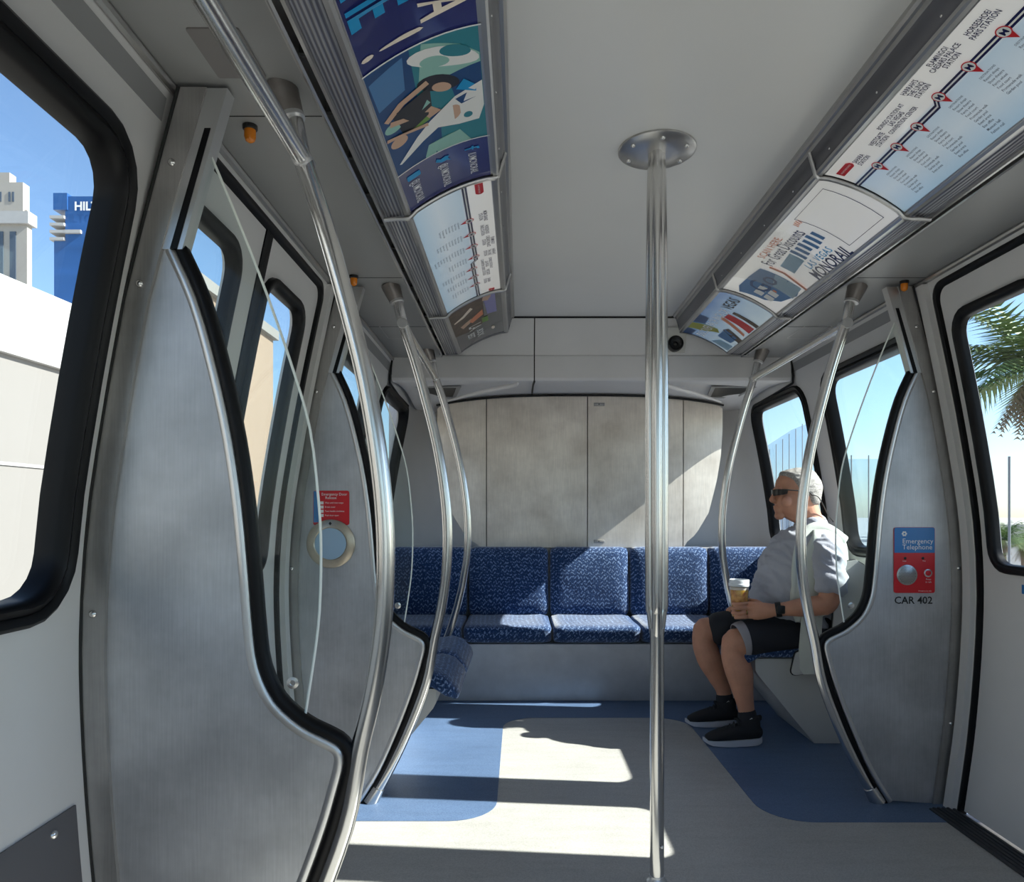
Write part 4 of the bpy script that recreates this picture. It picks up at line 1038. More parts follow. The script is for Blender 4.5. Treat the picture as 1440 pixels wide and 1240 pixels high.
# grime line + ledge behind the backs
o = mk('ledge', *box(-1.21, 1.21, 4.70, 4.99, .345, .862), 'wall_end', None, False); tag(o, 'pale ledge behind the rear bench backs under the steel cabinet', 'ledge')
def side_bench(s, y0, y1, splits, labels, bl):
    P = [(wz(0)-.02, 0.003), (.99, .003), (.725, .325), (.715, .345), (.713, .392), (.72, .40), (wz(.4)-.02, .40)]
    o = mk('side_bench_plinth', *slab(xs(s, P), lambda a, b, q: (a, q, b), y0+.03, y1+.04), 'shell', None, False); tag(o, bl, 'bench base', 'side bench bases')
    for i in range(len(splits)-1):
        a, b = splits[i]+.003, splits[i+1]-.003; yc = (a+b)/2
        t = empty('side_bench_section', (s*.85, yc, .4), labels[i], 'seat', 'blue side bench seats')
        def fs(c):
            x, z = s*c.x, c.z
            if x < .72: z -= .075*((.72-x)/.10)**2 if c.z > .44 else (.055*((.72-x)/.1)**.7)
            z += .003*noise.noise(Vector((c.x*11, c.y*11, 3)))-(.008 if c.z > .44 and .75 < x < 1.05 else 0)
            return (c.x, c.y, z)
        cushion('seat_cushion', min(s*.625, s*1.13), max(s*.625, s*1.13), a, b, .402, .468, .028, t, fs)
        # cloth lip hanging over the front edge
        def fb(c):
            hz = (c.z-.44)/.44; return (c.x+s*.055*hz, c.y, c.z)
        cushion('seat_back', min(s*1.06, s*1.16), max(s*1.06, s*1.16), a, b, .45, .845, .03, t, fb)
        if i == 0:
            Q = [(.86, .33), (.885, .44), (1.05, .46), (1.07, .80), (1.10, .855), (1.16, .865), (1.205, .84), (1.212, .50), (1.0, .35)] if s > 0 else [(1.03, .40), (1.08, .84), (1.13, .86), (1.20, .84), (1.212, .40)]
            sh = mk('end_shell', *slab(rc([(s*x, z, 1) for x, z in Q], .018, 3), lambda a_, b_, q: (a_, q, b_), y0-.022, y0), 'shell', t, smooth=False)
            Qc = rc([(s*x, z, 1) for x, z in Q], .018, 3)
            mk('shell_piping', *tube([(x, y0-.010, z) for x, z in Qc+[Qc[0]]], .005, 6), 'rubber', sh)
side_bench(-1, 2.775, 3.70, [2.775, 3.225, 3.70], ['left side bench seat nearest the windscreen, front lip in sunlight', 'left side bench seat next to the rear bench'], 'pale slanted base under the two blue left side seats')
side_bench(1, 3.37, 3.84, [3.37, 3.84], ["right side bench seat under the seated man"], "pale slanted base under the seated man's bench")

# ------------------------------------------------------------------ outside
def slabbox(name, dims, mat, label, cat, group=None):
    o = mk(name, *box(*dims), mat, None, False); tag(o, label, cat, group); return o
M['ground'] = plain('desert_ground', (.46, .43, .39), .9, var=.2, vscale=.05)
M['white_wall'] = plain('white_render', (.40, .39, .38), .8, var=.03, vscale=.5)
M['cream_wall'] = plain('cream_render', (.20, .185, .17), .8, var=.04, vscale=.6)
M['orange_wall'] = plain('tan_render', (.24, .17, .12), .8, var=.05, vscale=.4)
M['tower_cream'] = plain('cream_stone', (.36, .33, .29), .8)
M['tower_blue'] = plain('blue_curtain_wall', (.03, .105, .30), .25, var=.25, vscale=.02, stretch=(1, 1, 6))
M['win_dark'] = plain('dark_windows', (.07, .09, .12), .3)
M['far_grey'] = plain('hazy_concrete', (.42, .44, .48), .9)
M['leaf'] = plain('palm_leaf', (.09, .15, .035), .6, var=.4, vscale=3)
M['dead_leaf'] = plain('dry_palm_leaf', (.20, .15, .10), .8)
M['trunk'] = plain('palm_trunk', (.16, .12, .09), .9)
M['steel_pole'] = plain('galvanised_pole', (.16, .17, .19), .5)
M['net'] = glassy('golf_net', (.80, .86, .92), 1.02, .10)
o = mk('ground', *box(-2500, 2500, -800, 3000, -8.2, -8), 'ground', None, False); tag(o, kind='structure')
def P3(x, y, Y): return (CX+(x-731)/F*Y, Y, CZ+(725-y)/F*Y)
# white parapet and wall beside the track on the left
t = empty('platform_wall', (-5.3, 3, -8), 'sunlit white and cream wall outside the left windows', 'wall')
V = [(-4.95, -6), (-5.18, 8.6), (-5.6, 8.6), (-5.4, -6)]
def prism(P, z0, z1): n = len(P); return [(x, y, z0) for x, y in P]+[(x, y, z1) for x, y in P], [(i, (i+1) % n, n+(i+1) % n, n+i) for i in range(n)]+[tuple(range(n))[::-1], tuple(range(n, 2*n))]
def sloped(z0a, z0b, z1a, z1b, d=0):
    P = [(-4.95+d, -6), (-5.18+d, 8.6), (-5.6, 8.6), (-5.4, -6)]; zz0 = (z0a, z0b, z0b, z0a); zz1 = (z1a, z1b, z1b, z1a)
    return [(x, y, zz0[i]) for i, (x, y) in enumerate(P)]+[(x, y, zz1[i]) for i, (x, y) in enumerate(P)], prism(P, 0, 1)[1]
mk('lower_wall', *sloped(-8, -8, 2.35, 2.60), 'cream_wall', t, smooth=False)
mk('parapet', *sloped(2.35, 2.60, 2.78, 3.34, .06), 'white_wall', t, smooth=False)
mk('ledge_line', *sloped(1.45, 1.55, 1.48, 1.58, .015), 'white_wall', t, smooth=False)
t = empty('tan_building', (-8, 13, -8), 'tan stepped building seen through the left door windows', 'building')
mk('block', *box(-6.9, -5.9, 11.4, 16.2, -8, 5.0), 'orange_wall', t, smooth=False)
mk('cornice', *box(-6.95, -5.8, 11.3, 16.3, 5.0, 5.2), 'cream_wall', t, smooth=False)
mk('end_wing', *box(-8.5, -6.3, 16.2, 17.4, -8, 2.7), 'orange_wall', t, smooth=False)
mk('recess_frame', *box(-5.9, -5.84, 12.0, 14.2, -.5, 3.6), 'cream_wall', t, smooth=False)
mk('panel', *box(-5.84, -5.80, 12.1, 14.0, -8, 3.5), 'white_wall', t, smooth=False)
# cream hotel tower
Y = 300; k = Y/F
def tower(name, label, px0, px1, py_top, Y, depth, mat): pass
x0, x1 = CX+(-120-731)*k, CX+(38-731)*k; zt_ = CZ+(725-268)*k
t = empty('cream_tower', ((x0+x1)/2, Y, -8), 'tall cream hotel tower with dark window strips, far left outside', 'building')
mk('shaft', *box(x0, x1, Y, Y+3, -8, zt_-8), 'tower_cream', t, smooth=False)
mk('cornice', *box(x0-1, x1+1.5, Y-1.5, Y+4, zt_-14, zt_-9), 'white_wall', t, smooth=False)
mk('top_storey', *box(x0, x1-1, Y-1, Y+3, zt_-9, zt_+3), 'tower_cream', t, smooth=False)
mk('roof_block', *box(x0, x1-8, Y+1, Y+5, zt_+3, zt_+8), 'tower_cream', t, smooth=False)
mb = MB()
for i in range(5):
    xx = x1-7.0-i*5.2
    for a, b in ((zt_-52, zt_-17), (zt_-88, zt_-56), (-8, zt_-92)): mb.add(*box(xx, xx+2.5, Y-.3, Y, a, b))
    mb.add(*box(xx+.1, xx+.9, Y-1.2, Y-1, zt_-5, zt_-1)); mb.add(*box(xx+1.6, xx+2.4, Y-1.2, Y-1, zt_-5, zt_-1))
mb.out('window_strips', 'win_dark', t, smooth=False)
mk('belt', *box(x0-1, x1+1, Y-1.2, Y+3.5, zt_-56, zt_-53), 'white_wall', t, smooth=False); mk('belt', *box(x0-1, x1+.8, Y-1.2, Y+3.5, zt_-92, zt_-90), 'white_wall', t, smooth=False)
# blue hotel tower
Y = 260; k = Y/F; x0, x1 = CX+(76-731)*k, CX+(210-731)*k; zt_ = CZ+(725-276)*k
t = empty('blue_tower', ((x0+x1)/2, Y, -8), 'blue glass hotel tower with white roof lettering, left of the near window edge', 'building')
mk('shaft', *box(x0, x1, Y, Y+10, -8, zt_-16), 'tower_blue', t, smooth=False)
mk('upper_shaft', *box(x0+4, x1, Y, Y+10, zt_-16, zt_), 'tower_blue', t, smooth=False)
mb = MB()
for i in range(4): mb.add(*box(x0-1, x0+4.1, Y-1, Y+6, zt_-8.2-i*2.6, zt_-7.2-i*2.6))
mb.add(*box(x0+4, x0+10, Y-1, Y, zt_-13.5, zt_-12.3)); mb.out('balcony', 'white_wall', t, smooth=False)
mk('crown', *box(x0, x0+5, Y-.5, Y+6, zt_-5, zt_+1), 'tower_blue', t, smooth=False)
mb = MB(); put_text(mb, 'HILTON', 4.3, lambda a, b: (x0+7.6+a, Y-.6, zt_-5.2+b), .95, .03); mb.out('roof_lettering', 'white', t, smooth=False)
# low hazy city on the left far side and distant skyline right
random.seed(11)
mk_far = []
for i in range(4):
    x = -60-i*24; y = 190+random.random()*160; w = 8+random.random()*16; h = 2+random.random()*9
    slabbox('distant_building', (x, x+w, y, y+12, -8, h), 'far_grey', 'low hazy grey building on the far skyline beyond the left windows', 'building', 'low buildings beyond the left windows')
for i in range(9):
    x = 98+i*14+random.random()*3; y = 250+random.random()*60; w = 8+random.random()*4; h = 2+random.random()*13
    slabbox('distant_building', (x, x+w, y, y+10, -8, h), 'far_grey', 'low pale building on the skyline beyond the right windows', 'building', 'low buildings beyond the right windows')
slabbox('convention_hall', (34, 120, 60, 62, -8, .3), 'white_wall', 'long low white hall beyond the right door window', 'building')
# golf-range net on tall poles
for i in range(14):
    xx = 13.35+i*.36 if i < 8 else 16.9+(i-8)*.95; top = 6.4-.28*abs(i-6) if i < 8 else 4.4
    o = mk('net_pole', *tube([(xx, 39.9, -8), (xx, 39.9, top)], .022 if i < 8 else .035, 6), 'steel_pole'); tag(o, 'tall thin grey pole in front of the pale net beyond the right windows', 'pole', 'net poles beyond the right windows')
o = mk('sports_net', [(x, y, z) for y in (40.0, 40.02) for x, z in ((13.2, -8), (24, -8), (24, 4.2), (16.6, 4.2), (15.6, 6.2), (14.6, 5.8), (13.2, 4.9))], [tuple(range(7)), tuple(range(13, 6, -1))]+[(k, (k+1) % 7, 7+(k+1) % 7, 7+k) for k in range(7)], 'net', None, False); tag(o, 'huge pale translucent net hung between tall poles outside', 'net')
for i in range(1):
    xx, yy = 11.42, 17.5
    o = mk('lamp_pole', *tube([(xx, yy, -8), (xx, yy, 2.5)], .03, 8), 'steel_pole'); tag(o, 'thin dark pole beyond the right door window', 'pole')
def palm(x, y, z0, z1, R, label, group, skirt, nf=34, seed=1):
    rnd = random.Random(seed)
    t = empty('palm_tree', (x, y, z0), label, 'tree', group)
    mk('trunk', *tube([(x, y, z0), (x+.1*R, y, (z0+z1)/2), (x, y, z1)], [.11*R, .09*R, .08*R], 10, 3), 'trunk', t)
    for nm, mat, dn in (('fronds', 'leaf', False), ('dry_fronds', 'dead_leaf', True)):
        if dn and not skirt: continue
        mb = MB()
        for i in range(nf if not dn else skirt):
            a = rnd.random()*2*PI; el = rnd.uniform(-.1, 1.3) if not dn else rnd.uniform(-1.5, -.9)
            Ln = R*rnd.uniform(.8, 1.05)*(1 if not dn else .72)
            P = []; d = Vector((math.cos(a)*math.cos(el), math.sin(a)*math.cos(el), math.sin(el))); p = Vector((x, y, z1))
            for q in range(9): P.append(p.copy()); p += d*Ln/8; d.z -= .16 if not dn else .03; d.normalize()
            for q in range(1, 9):
                T = (P[q]-P[q-1]).normalized(); sd = T.cross(Vector((0, 0, 1)));
                if sd.length < .01: continue
                sd.normalize(); w = R*(.34 if not dn else .13)*math.sin(PI*min(1, (q+1)/10))
                for sg in (-1, 1):
                    for r_ in (0, .5):
                        b0 = P[q-1]+(P[q]-P[q-1])*r_; tip = b0+sd*sg*w+T*w*.6-Vector((0, 0, w*.35))
                        mb.add([b0, b0+T*Ln*.035, tip], [(0, 1, 2)])
        mb.out(nm, mat, t, smooth=False)
palm(5.02, 7.6, -8, 2.62, 1.15, 'tall fan palm with a brown skirt of dry fronds, close outside the right door window', 'palms outside the right windows', 26, 52, 2)
for i, (x, y) in enumerate(((19.6, 30), (16.4, 26), (21.8, 32))):
    palm(x, y, -8, [.1, -.9, -.2][i], [1.2, 1.0, 1.2][i], ['small palm low in the right door window, left of its neighbour', 'small palm low in the right door window, behind the lower edge', 'small round palm in front of the white hall, right door window'][i], 'palms outside the right windows', 10, 30, 5+i)
# ------------------------------------------------------------------ the seated man
def eloft(rings, n=24, sub=4, ref=(0, 1, 0), cap=True, arc=None, capk=.75):
    """rings: (x, y, z, half-width along ref, half-depth)"""
    Q = [Vector((r[0], r[1], r[2])) for r in rings]; A = [r[3] for r in rings]; B = [r[4] for r in rings]
    def cr(L, i, t):
        g = lambda k: L[max(0, min(len(L)-1, k))]
        a, b, c, d = g(i-1), g(i), g(i+1), g(i+2); return .5*((2*b)+(-a+c)*t+(2*a-5*b+4*c-d)*t*t+(-a+3*b-3*c+d)*t**3)
    C = []
    for i in range(len(Q)-1):
        for k in range(sub): t = k/sub; C.append((cr(Q, i, t), cr(A, i, t), cr(B, i, t)))
    C.append((Q[-1], A[-1], B[-1]))
    if cap:   # round the ends
        def endc(c0, c1):
            T = (c0[0]-c1[0]).normalized(); r = min(c0[1], c0[2]); R = []
            for a in (.35, .62, .82, .94): R.append((c0[0]+T*r*a*capk, c0[1]*math.sqrt(1-a*a), c0[2]*math.sqrt(1-a*a)))
            return R
        C = endc(C[0], C[1])[::-1]+C+endc(C[-1], C[-2])
    V = []; Fc = []; s = Vector(ref)
    full = arc is None; a0, a1 = (0, 2*PI) if full else arc; m_ = n if full else n+1
    for i, (p, a, b) in enumerate(C):
        T = (C[min(i+1, len(C)-1)][0]-C[max(i-1, 0)][0]).normalized(); s = (s-T*s.dot(T)).normalized(); u = T.cross(s)
        for k in range(m_): an = a0+(a1-a0)*k/n; V.append(p+s*math.cos(an)*a+u*math.sin(an)*b)
    for i in range(len(C)-1):
        for k in range(n): Fc.append((i*m_+k, i*m_+(k+1) % m_, (i+1)*m_+(k+1) % m_, (i+1)*m_+k))
    if cap and full: Fc.append(tuple(range(n))[::-1]); Fc.append(tuple((len(C)-1)*n+k for k in range(n)))
    return V, Fc
def ellips(c, r, n=16, rot=None):
    V, Fc = lathe((0, 0, 0), [(math.sin(PI*(i+.5)/12), -math.cos(PI*(i+.5)/12)) for i in range(12)], n)
    R = rot or Matrix.Identity(3)
    return [Vector(c)+R @ Vector((v.x*r[0], v.y*r[1], v.z*r[2])) for v in V], Fc
def fuse(name, mb, mat, parent, voxel=.006, smooth=6, disp=None):
    """melt overlapping shapes into one continuous skin"""
    o = mb.out(name, mat, parent)
    r = o.modifiers.new('fuse', 'REMESH'); r.mode = 'VOXEL'; r.voxel_size = voxel; r.use_smooth_shade = True
    sm = o.modifiers.new('soften', 'SMOOTH'); sm.factor = .5; sm.iterations = smooth
    dg = bpy.context.evaluated_depsgraph_get(); dg.update()
    me = bpy.data.meshes.new_from_object(o.evaluated_get(dg)); o.modifiers.clear(); old = o.data; o.data = me; bpy.data.meshes.remove(old)
    me.name = name
    if disp:
        W0 = world_loc(o) if parent is None else Vector((0, 0, 0))
        nrm = [v.normal.copy() for v in me.vertices]
        for v, q in zip(me.vertices, nrm): v.co += q*disp(v.co+W0)
    me.polygons.foreach_set('use_smooth', [True]*len(me.polygons))
    if not me.materials: me.materials.append(M[mat])
    return o
YC = 3.57
man = MB()
man.add(*eloft([(1.00, YC, .47, .175, .12), (.975, YC, .56, .185, .165), (.955, YC, .66, .19, .185), (.975, YC, .78, .19, .175), (1.01, YC, .88, .20, .155), (1.035, YC, .955, .185, .115), (1.045, YC, 1.00, .11, .08), (1.035, YC, 1.04, .066, .066), (1.015, YC, 1.09, .060, .066), (1.00, YC, 1.14, .060, .07)], 28, ref=(0, 1, 0)))
HD = [(1.052, .895, .985, .032), (1.068, .876, 1.02, .050), (1.092, .868, 1.045, .063), (1.118, .867, 1.06, .069), (1.145, .870, 1.07, .073), (1.17, .874, 1.08, .076), (1.195, .868, 1.085, .078), (1.225, .870, 1.084, .079), (1.252, .884, 1.074, .074), (1.274, .905, 1.058, .063), (1.286, .928, 1.036, .050), (1.292, .950, 1.014, .030)]
man.add(*eloft([((f_+b_)/2, YC, z, w, (b_-f_)/2) for z, f_, b_, w in HD], 32, ref=(0, 1, 0), capk=.12))
man.add(*eloft([(.872, YC, 1.190, .010, .008), (.861, YC, 1.172, .011, .010), (.851, YC, 1.153, .014, .011), (.850, YC, 1.146, .015, .011), (.862, YC, 1.138, .013, .009)], 14, 3))
man.add(*ellips((.863, YC-.011, 1.142), (.009, .007, .007))); man.add(*ellips((.863, YC+.011, 1.142), (.009, .007, .007)))
man.add(*ellips((.888, YC, 1.102), (.025, .032, .028))); man.add(*ellips((.8665, YC, 1.1165), (.0075, .022, .0050))); man.add(*ellips((.8675, YC, 1.1060), (.0075, .020, .0055))); man.add(*ellips((.888, YC, 1.070), (.024, .030, .020)))
man.add(*ellips((.876, YC, 1.200), (.012, .055, .008)))
for q in (-1, 1):
    man.add(*ellips((.905, YC+q*.050, 1.140), (.030, .020, .026)))
    man.add(*ellips((.882, YC+q*.030, 1.178), (.012, .016, .009)))
    man.add(*ellips((.985, YC+q*.080, 1.155), (.017, .009, .031), rot=Matrix.Rotation(.15, 3, 'Y'))); man.add(*ellips((.982, YC+q*.082, 1.128), (.010, .007, .012)))
# legs
def leg(hip, knee, calf, ank, yq):
    man.add(*eloft([(*hip, .088, .088), ((hip[0]+knee[0])/2, (hip[1]+knee[1])/2, (hip[2]+knee[2])/2+.006, .082, .080), (knee[0]+.08, knee[1], knee[2]+.010, .066, .068), (knee[0]+.01, knee[1], knee[2]+.002, .058, .066)], 20, ref=(0, 1, 0)))
    man.add(*eloft([(knee[0]+.014, knee[1], knee[2]+.012, .054, .060), (knee[0]+.010, knee[1], knee[2]-.06, .052, .060), (*calf, .053, .064), ((calf[0]*.45+ank[0]*.55), (calf[1]*.45+ank[1]*.55), calf[2]*.45+ank[2]*.55, .042, .048), (*ank, .033, .038), (ank[0]+.008, ank[1], .085, .035, .042)], 20, ref=(0, 1, 0)))
    man.add(*eloft([(ank[0]+.035, ank[1], .055, .032, .032), (ank[0]-.02, ank[1], .062, .036, .034), (ank[0]-.10, ank[1], .045, .040, .024), (ank[0]-.16, ank[1], .040, .034, .016)], 14, 3, ref=(0, 1, 0)))
leg((.985, 3.47, .515), (.610, 3.42, .470), (.640, 3.405, .335), (.668, 3.39, .165), 0)
leg((.985, 3.68, .515), (.545, 3.72, .478), (.582, 3.71, .335), (.650, 3.70, .175), 0)
# arms
man.add(*eloft([(1.030, 3.40, .925, .060, .062), (1.030, 3.335, .88, .053, .056), (1.025, 3.30, .78, .048, .050), (1.010, 3.285, .69, .044, .048), (.985, 3.285, .660, .043, .045)], 18, ref=(0, 1, 0)))
man.add(*eloft([(1.00, 3.285, .668, .043, .045), (.965, 3.293, .662, .046, .046), (.90, 3.312, .652, .044, .043), (.835, 3.335, .642, .034, .033), (.785, 3.352, .634, .025, .030), (.765, 3.358, .631, .024, .031)], 18, ref=(0, 1, 0)))
man.add(*eloft([(1.045, 3.74, .925, .062, .066), (1.04, 3.80, .87, .055, .060), (1.02, 3.835, .76, .050, .052), (.975, 3.84, .675, .044, .046)], 18, ref=(0, 1, 0)))
man.add(*eloft([(.99, 3.84, .68, .044, .045), (.92, 3.81, .652, .044, .042), (.84, 3.765, .628, .032, .030), (.79, 3.735, .618, .024, .030)], 18, ref=(0, 1, 0)))
# near hand holding the cup (back of the hand faces the aisle)
CUX, CUY, CUB, CUT = .648, 3.432, .592, .772
man.add(*eloft([(.780, 3.353, .633, .022, .031), (.750, 3.362, .630, .020, .038), (.722, 3.373, .628, .018, .043), (.700, 3.383, .627, .015, .043)], 16, 3, ref=(0, 1, 0)))
for i, (zz, ln) in enumerate(((.662, .92), (.6405, 1.0), (.619, .96), (.5985, .80))):
    rr = .0475; P = []
    a0 = math.radians(-40); sp_ = math.radians(118)*ln
    P.append((.712, 3.375, .627+(zz-.627)*.9)); P.append((.696, 3.381-.004, zz))
    for k in range(1, 7): a = a0-sp_*k/6; P.append((CUX+rr*math.cos(a), CUY+rr*math.sin(a), zz-.002*k*(.5)))
    man.add(*tube(P, [.0100, .0090, .0088, .0088, .0084, .0082, .0080, .0072], 10, 3))
man.add(*tube([(.742, 3.376, .650), (.722, 3.395, .664), (.704, 3.425, .668), (.700, 3.452, .668), (.690, 3.468, .667)], [.014, .0135, .0120, .0105, .0085], 10, 3))
# far hand relaxed on the far thigh
man.add(*eloft([(.800, 3.738, .620, .030, .020), (.765, 3.725, .612, .038, .017), (.735, 3.718, .604, .040, .014)], 14, 3, ref=(0, 1, 0)))
for i in range(4):
    y0 = 3.690+i*.019; l_ = (.068, .076, .072, .056)[i]
    man.add(*tube([(.742, y0, .604), (.742-l_*.5, y0-.002, .602), (.742-l_*.85, y0-.004, .590), (.742-l_, y0-.004, .580)], [.0098, .0092, .0085, .0070], 10, 3))
man.add(*tube([(.785, 3.700, .612), (.760, 3.682, .606), (.735, 3.672, .598)], [.013, .011, .008], 10, 3))
person = fuse('person', man, 'skin', None, .0040, 2)
tag(person, 'seated silver-haired person in sunglasses, grey shirt and black shorts holding a cup of beer', 'person')
# facial hair tint / lips stay one skin; hair cap
def hairline(x):
    P = [(.86, 1.275), (.90, 1.262), (.93, 1.245), (.955, 1.205), (.975, 1.170), (.992, 1.160), (1.008, 1.165), (1.02, 1.135), (1.04, 1.118), (1.10, 1.108)]
    if x <= P[0][0]: return P[0][1]
    for a, b in zip(P, P[1:]):
        if x <= b[0]: return a[1]+(b[1]-a[1])*(x-a[0])/(b[0]-a[0])
    return P[-1][1]
V, Fc = eloft([((f_+b_)/2, YC, z, w, (b_-f_)/2) for z, f_, b_, w in HD], 96, 14, capk=.12)
cen = Vector((.98, YC, 1.19)); R2 = []
for v in V:
    r = v.z-hairline(v.x)+.003*noise.noise(Vector((v.x*90, v.y*90, 4))); n_ = (v-cen).normalized(); t_ = max(0, min(1, r/.030))
    thick = -.0015+.0115*(t_*(2-t_))+.0022*noise.noise(Vector((v.x*45, v.y*160, v.z*120)))*t_+.0018*noise.noise(v*70)*t_
    R2.append((v+n_*thick, r))
Fk = [q for q in Fc if len(q) == 4 and sum(R2[i][1] > -.001 for i in q) >= 2] + [q for q in Fc if len(q) > 4 and R2[q[0]][1] > 0]
used_ = sorted({i for q in Fk for i in q}); mp_ = {k: i for i, k in enumerate(used_)}
ho = mk('hair', [R2[i][0] for i in used_], [tuple(mp_[i] for i in q) for q in Fk], 'hair', person, angle=180)
# sunglasses
for q in (-1, 1):
    V = []; Fc = []
    for i in range(9):
        for j in range(7):
            a = -1+i/4; b = -1+j/3; y = YC+q*(.032+.030*a); wrap = .016*((.032+.030*a)/.062)**2*1.6
            zz = 1.184+b*.0155*(1-.25*abs(a)**3)-(.002 if a < 0 else 0)
            V.append((.853+wrap, y, zz))
    for i in range(8):
        for j in range(6): Fc.append((i*7+j, i*7+j+1, (i+1)*7+j+1, (i+1)*7+j))
    g = mk('sunglass_lens', V, Fc, 'lens', person)
    # side lens return and temple arm
    V = [(.853+.0255, YC+q*.062, 1.199), (.853+.0255, YC+q*.062, 1.170), (.899, YC+q*.077, 1.176), (.902, YC+q*.078, 1.198)]
    mk('sunglass_side', V, [(0, 1, 2, 3)], 'lens', person)
    mk('sunglass_arm', *tube([(.872, YC+q*.066, 1.195), (.90, YC+q*.079, 1.194), (.95, YC+q*.0855, 1.190), (.995, YC+q*.0865, 1.186), (1.012, YC+q*.085, 1.172)], .0028, 8, 3), 'black', person)
mk('sunglass_bridge', *tube([(.862, YC-.012, 1.190), (.857, YC, 1.192), (.862, YC+.012, 1.190)], .0028, 8, 2), 'black', person)
mk('glasses_cord', *tube([(1.010, YC-.085, 1.172), (1.045, YC-.082, 1.160), (1.075, YC-.068, 1.120), (1.11, YC-.04, 1.075), (1.145, YC-.01, 1.045), (1.16, YC+.02, 1.04)], .0026, 8, 4), 'black', person)
# shirt
fold = lambda c: .030*(.25-abs(noise.noise(Vector((c.x*7+c.z*5, c.y*6, c.z*15+c.x*9)))))*(1.2-.5*min(1, max(0, (c.z-.6)*3)))+.012*(.25-abs(noise.noise(Vector((c.x*17, c.y*15, c.z*30+c.x*22)))))
sh = MB()
sh.add(*eloft([(1.00, YC, .500, .188, .135), (.975, YC, .56, .200, .185), (.955, YC, .65, .207, .205), (.975, YC, .77, .205, .192), (1.01, YC, .88, .212, .170), (1.035, YC, .955, .196, .130), (1.045, YC, 1.000, .125, .092), (1.043, YC, 1.022, .088, .078)], 32))
for ys, yq in ((3.40, -1), (3.74, 1)):
    sh.add(*eloft([(1.035, ys, .925, .068, .076), (1.030, ys+yq*.062, .88, .064, .072), (1.028, ys+yq*.098, .80, .062, .070), (1.022, ys+yq*.112, .750, .064, .072)], 22))
shirt = fuse('shirt', sh, 'shirt', person, .008, 4, fold)
def open_collar():
    mb = MB()
    mb.add(*eloft([(1.043, YC, 1.005, .100, .085), (1.040, YC, 1.045, .078, .074)], 28, 3, cap=False))
    o = mb.out('collar', 'shirt', person); m_ = o.modifiers.new('thickness', 'SOLIDIFY'); m_.thickness = .005
open_collar()
for q in (-1, 1):
    mk('collar_point', [(.960, YC+q*.030, 1.035), (.985, YC+q*.075, 1.045), (.945, YC+q*.085, .985), (.925, YC+q*.040, .985)], [(0, 1, 2, 3)], 'shirt', person)
# pale waistcoat over the back and shoulders
vt = MB()
R_ = [(.985, YC, .600, .222, .210), (.968, YC, .68, .228, .226), (.982, YC, .78, .227, .212), (1.015, YC, .88, .232, .192), (1.040, YC, .960, .215, .152), (1.048, YC, 1.010, .145, .110)]
V, Fc = eloft(R_, 40, cap=False, arc=(PI*.5-2.05, PI*.5+2.05))
# keep the open side to the front (-X)
cx_ = sum(v.x for v in V)/len(V)
if cx_ < .98: V, Fc = eloft(R_, 40, cap=False, arc=(-PI*.5-2.05, -PI*.5+2.05))
o = mk('waistcoat', [v+Vector((0, 0, 0)) for v in V], Fc, 'vest', person, angle=80)
for v in o.data.vertices: v.co += v.normal*0+Vector((1, 1, 1))*0; 
m_ = o.modifiers.new('thickness', 'SOLIDIFY'); m_.thickness = .006; m_.offset = 0
mk('waistcoat_strap', *eloft([(.905, 3.372, .62, .006, .020), (.885, 3.360, .72, .006, .016), (.890, 3.372, .84, .006, .016), (.925, 3.400, .945, .008, .020), (.99, 3.425, 1.005, .012, .030), (1.06, 3.42, 1.005, .012, .030), (1.13, 3.40, .95, .012, .030)], 12, 4, ref=(0, 1, .3)), 'vest', person)
V, Fc = slab(rc([(.895, .335, 1), (.990, .345, 1), (1.01, .62, 0), (.945, .66, 0), (.905, .60, 0)], .02, 3), lambda a, b, q: (a, 3.338+q+.012*math.sin(a*40+b*9), b), 0, .008, (), (.03, .05))
mk('waistcoat_hem', V, Fc, 'vest', person, angle=60)
# shorts
st_ = MB()
st_.add(*eloft([(1.02, YC, .470, .185, .12), (1.00, YC, .53, .195, .150), (.985, YC, .575, .195, .165)], 28))
st_.add(*eloft([(1.00, 3.470, .515, .100, .092), (.88, 3.455, .510, .102, .092), (.76, 3.438, .500, .096, .090), (.690, 3.428, .490, .092, .090)], 24, cap=True))
st_.add(*eloft([(1.00, 3.68, .515, .100, .092), (.86, 3.69, .510, .100, .092), (.70, 3.708, .502, .092, .086), (.625, 3.715, .492, .086, .084)], 24, cap=True))
shorts = fuse('shorts', st_, 'shorts', person, .007, 3, lambda c: .003*noise.noise(c*18))
# grey under-hem showing at the near knee
mb = MB(); mb.add(*eloft([(.672, 3.424, .490, .088, .086), (.656, 3.423, .487, .086, .084), (.640, 3.422, .482, .080, .079)], 26, 3, cap=False)); o = mb.out('grey_hem', 'lining', person); m_ = o.modifiers.new('thickness', 'SOLIDIFY'); m_.thickness = .004
# watch and ring
wd = Vector((.785-.835, 3.352-3.335, .634-.642)).normalized(); wc = Vector((.803, 3.346, .637))
mk('watch_strap', *tube([wc-wd*.013, wc-wd*.012, wc+wd*.012, wc+wd*.013], [.030, .0355, .0345, .029], 20), 'black', person)
wt = mk('watch_case', *rbox(wc.x-.017, wc.x+.017, 3.303, 3.318, .622, .660, .005), 'black', person)
mk('ring', *lathe((0, 0, 0), [(.0112, -.0025), (.0118, 0), (.0112, .0025)], 16, 'X'), 'gold', person)
rg = bpy.data.objects['ring']
for v in rg.data.vertices: v.co += Vector((.6685, 3.3865, .6185))
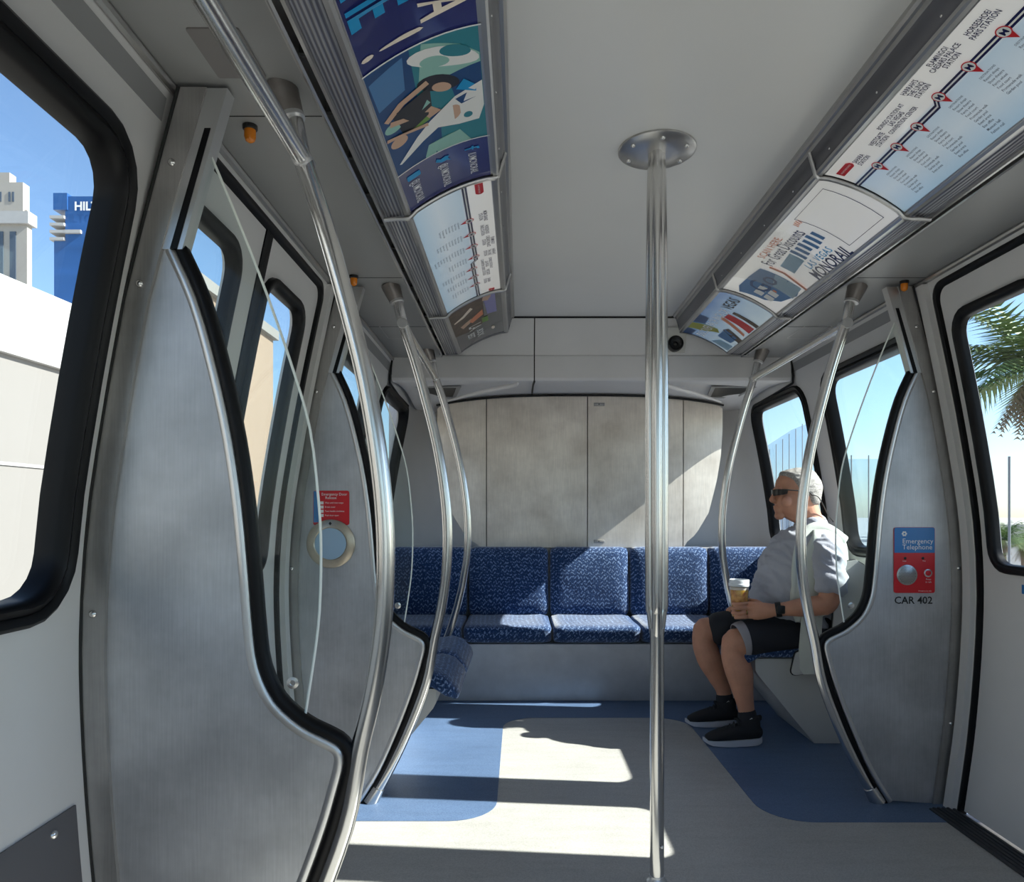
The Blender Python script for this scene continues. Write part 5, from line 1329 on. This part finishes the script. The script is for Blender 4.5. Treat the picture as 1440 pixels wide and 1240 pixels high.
# socks and shoes
for ank, toe, heel, yy, tag_ in (((.668, 3.39, .165), .462, .742, 3.385, 'near'), ((.650, 3.70, .175), .450, .722, 3.695, 'far')):
    dx = ank[0]-.668
    sk = mk('sock', *eloft([(ank[0]+.004, ank[1], .150, .037, .042), (ank[0]+.006, ank[1], .115, .038, .045), (ank[0]+.010, ank[1], .08, .040, .050)], 20, 3), 'shorts', person)
    mk('sock_logo', [(ank[0]+.002, ank[1]-.0395, .128), (ank[0]+.020, ank[1]-.0375, .130), (ank[0]+.014, ank[1]-.0385, .137)], [(0, 1, 2)], 'white', sk, smooth=False)
    um = MB()
    um.add(*eloft([(heel-.022, yy, .060, .032, .030), (heel-.06, yy, .066, .039, .040), (heel-.11, yy, .062, .042, .040), (toe+.105, yy, .052, .045, .033), (toe+.055, yy, .042, .043, .025), (toe+.025, yy, .036, .030, .016)], 22, 4))
    um.add(*eloft([(heel-.062, yy, .06, .040, .050), (heel-.060, yy, .095, .038, .050), (heel-.062, yy, .120, .037, .048)], 20, 3))
    um.add(*ellips((heel-.012, yy, .128), (.012, .006, .016))); um.add(*eloft([(heel-.100, yy, .100, .024, .012), (heel-.118, yy, .122, .018, .008)], 12, 3))
    sho = fuse('shoe', um, 'shoe', person, .0045, 3)
    so_ = MB(); L = []
    for k in range(40):
        a = 2*PI*k/40; u = math.cos(a); w = math.sin(a)
        L.append(((toe+heel)/2-u*(heel-toe)/2*-1, yy+w*(.046 if u < 0 else .040)*(1-.25*abs(u)**4)))
    def solef(a, b, q):
        t_ = (a-toe)/(heel-toe); low = .004+.020*max(0, (.16-t_)/.16)**1.5+.010*max(0, (t_-.86)/.14)**2; top = .026+.012*t_+.014*max(0, (.10-t_)/.10)
        return (a, b, low if q < .5 else top+.0)
    mk('sole', *slab(L, solef, 0, 1, (), (.04, .03)), 'sole', sho, angle=60)
    lc = MB()
    for i in range(4):
        x_ = toe+.105+i*.019; z_ = .083+i*.010; lc.add(*tube([(x_, yy-.028, z_-.012), (x_+.004, yy, z_+.006), (x_+.008, yy+.028, z_-.012)], .0026, 6, 4))
    lc.add(*lathe((toe+.155, yy-.0, .118), [(.007, 0), (.007, .010)], 8)); lc.out('laces', 'black', sho)
# cup of beer with a lid
t = empty('beer_cup', (CUX, CUY, CUB), 'clear plastic cup of amber beer with a domed lid, held by the seated person', 'cup')
mk('cup_wall', *[q for q in lathe((CUX, CUY, CUB), [(.033, 0), (.0345, .004), (.0465, .158), (.048, .160)], 32)], 'plastic', t)
mk('beer', *lathe((CUX, CUY, CUB), [(.031, .003), (.0335, .006), (.0428, .128), (.0425, .129)], 32), 'beer', t)
mk('foam', *lathe((CUX, CUY, CUB), [(.0428, .1292), (.0435, .140), (.040, .143)], 32), 'cream_ink', t)
M['lid'] = plain('milky_lid', (.75, .78, .80), .2); 
mk('lid', *lathe((CUX, CUY, CUB+.156), [(.0495, -.010), (.0505, -.002), (.0495, .002), (.0475, .004), (.0465, .018), (.045, .021), (.0425, .021), (.0415, .014), (.012, .013)], 32), 'lid', t)
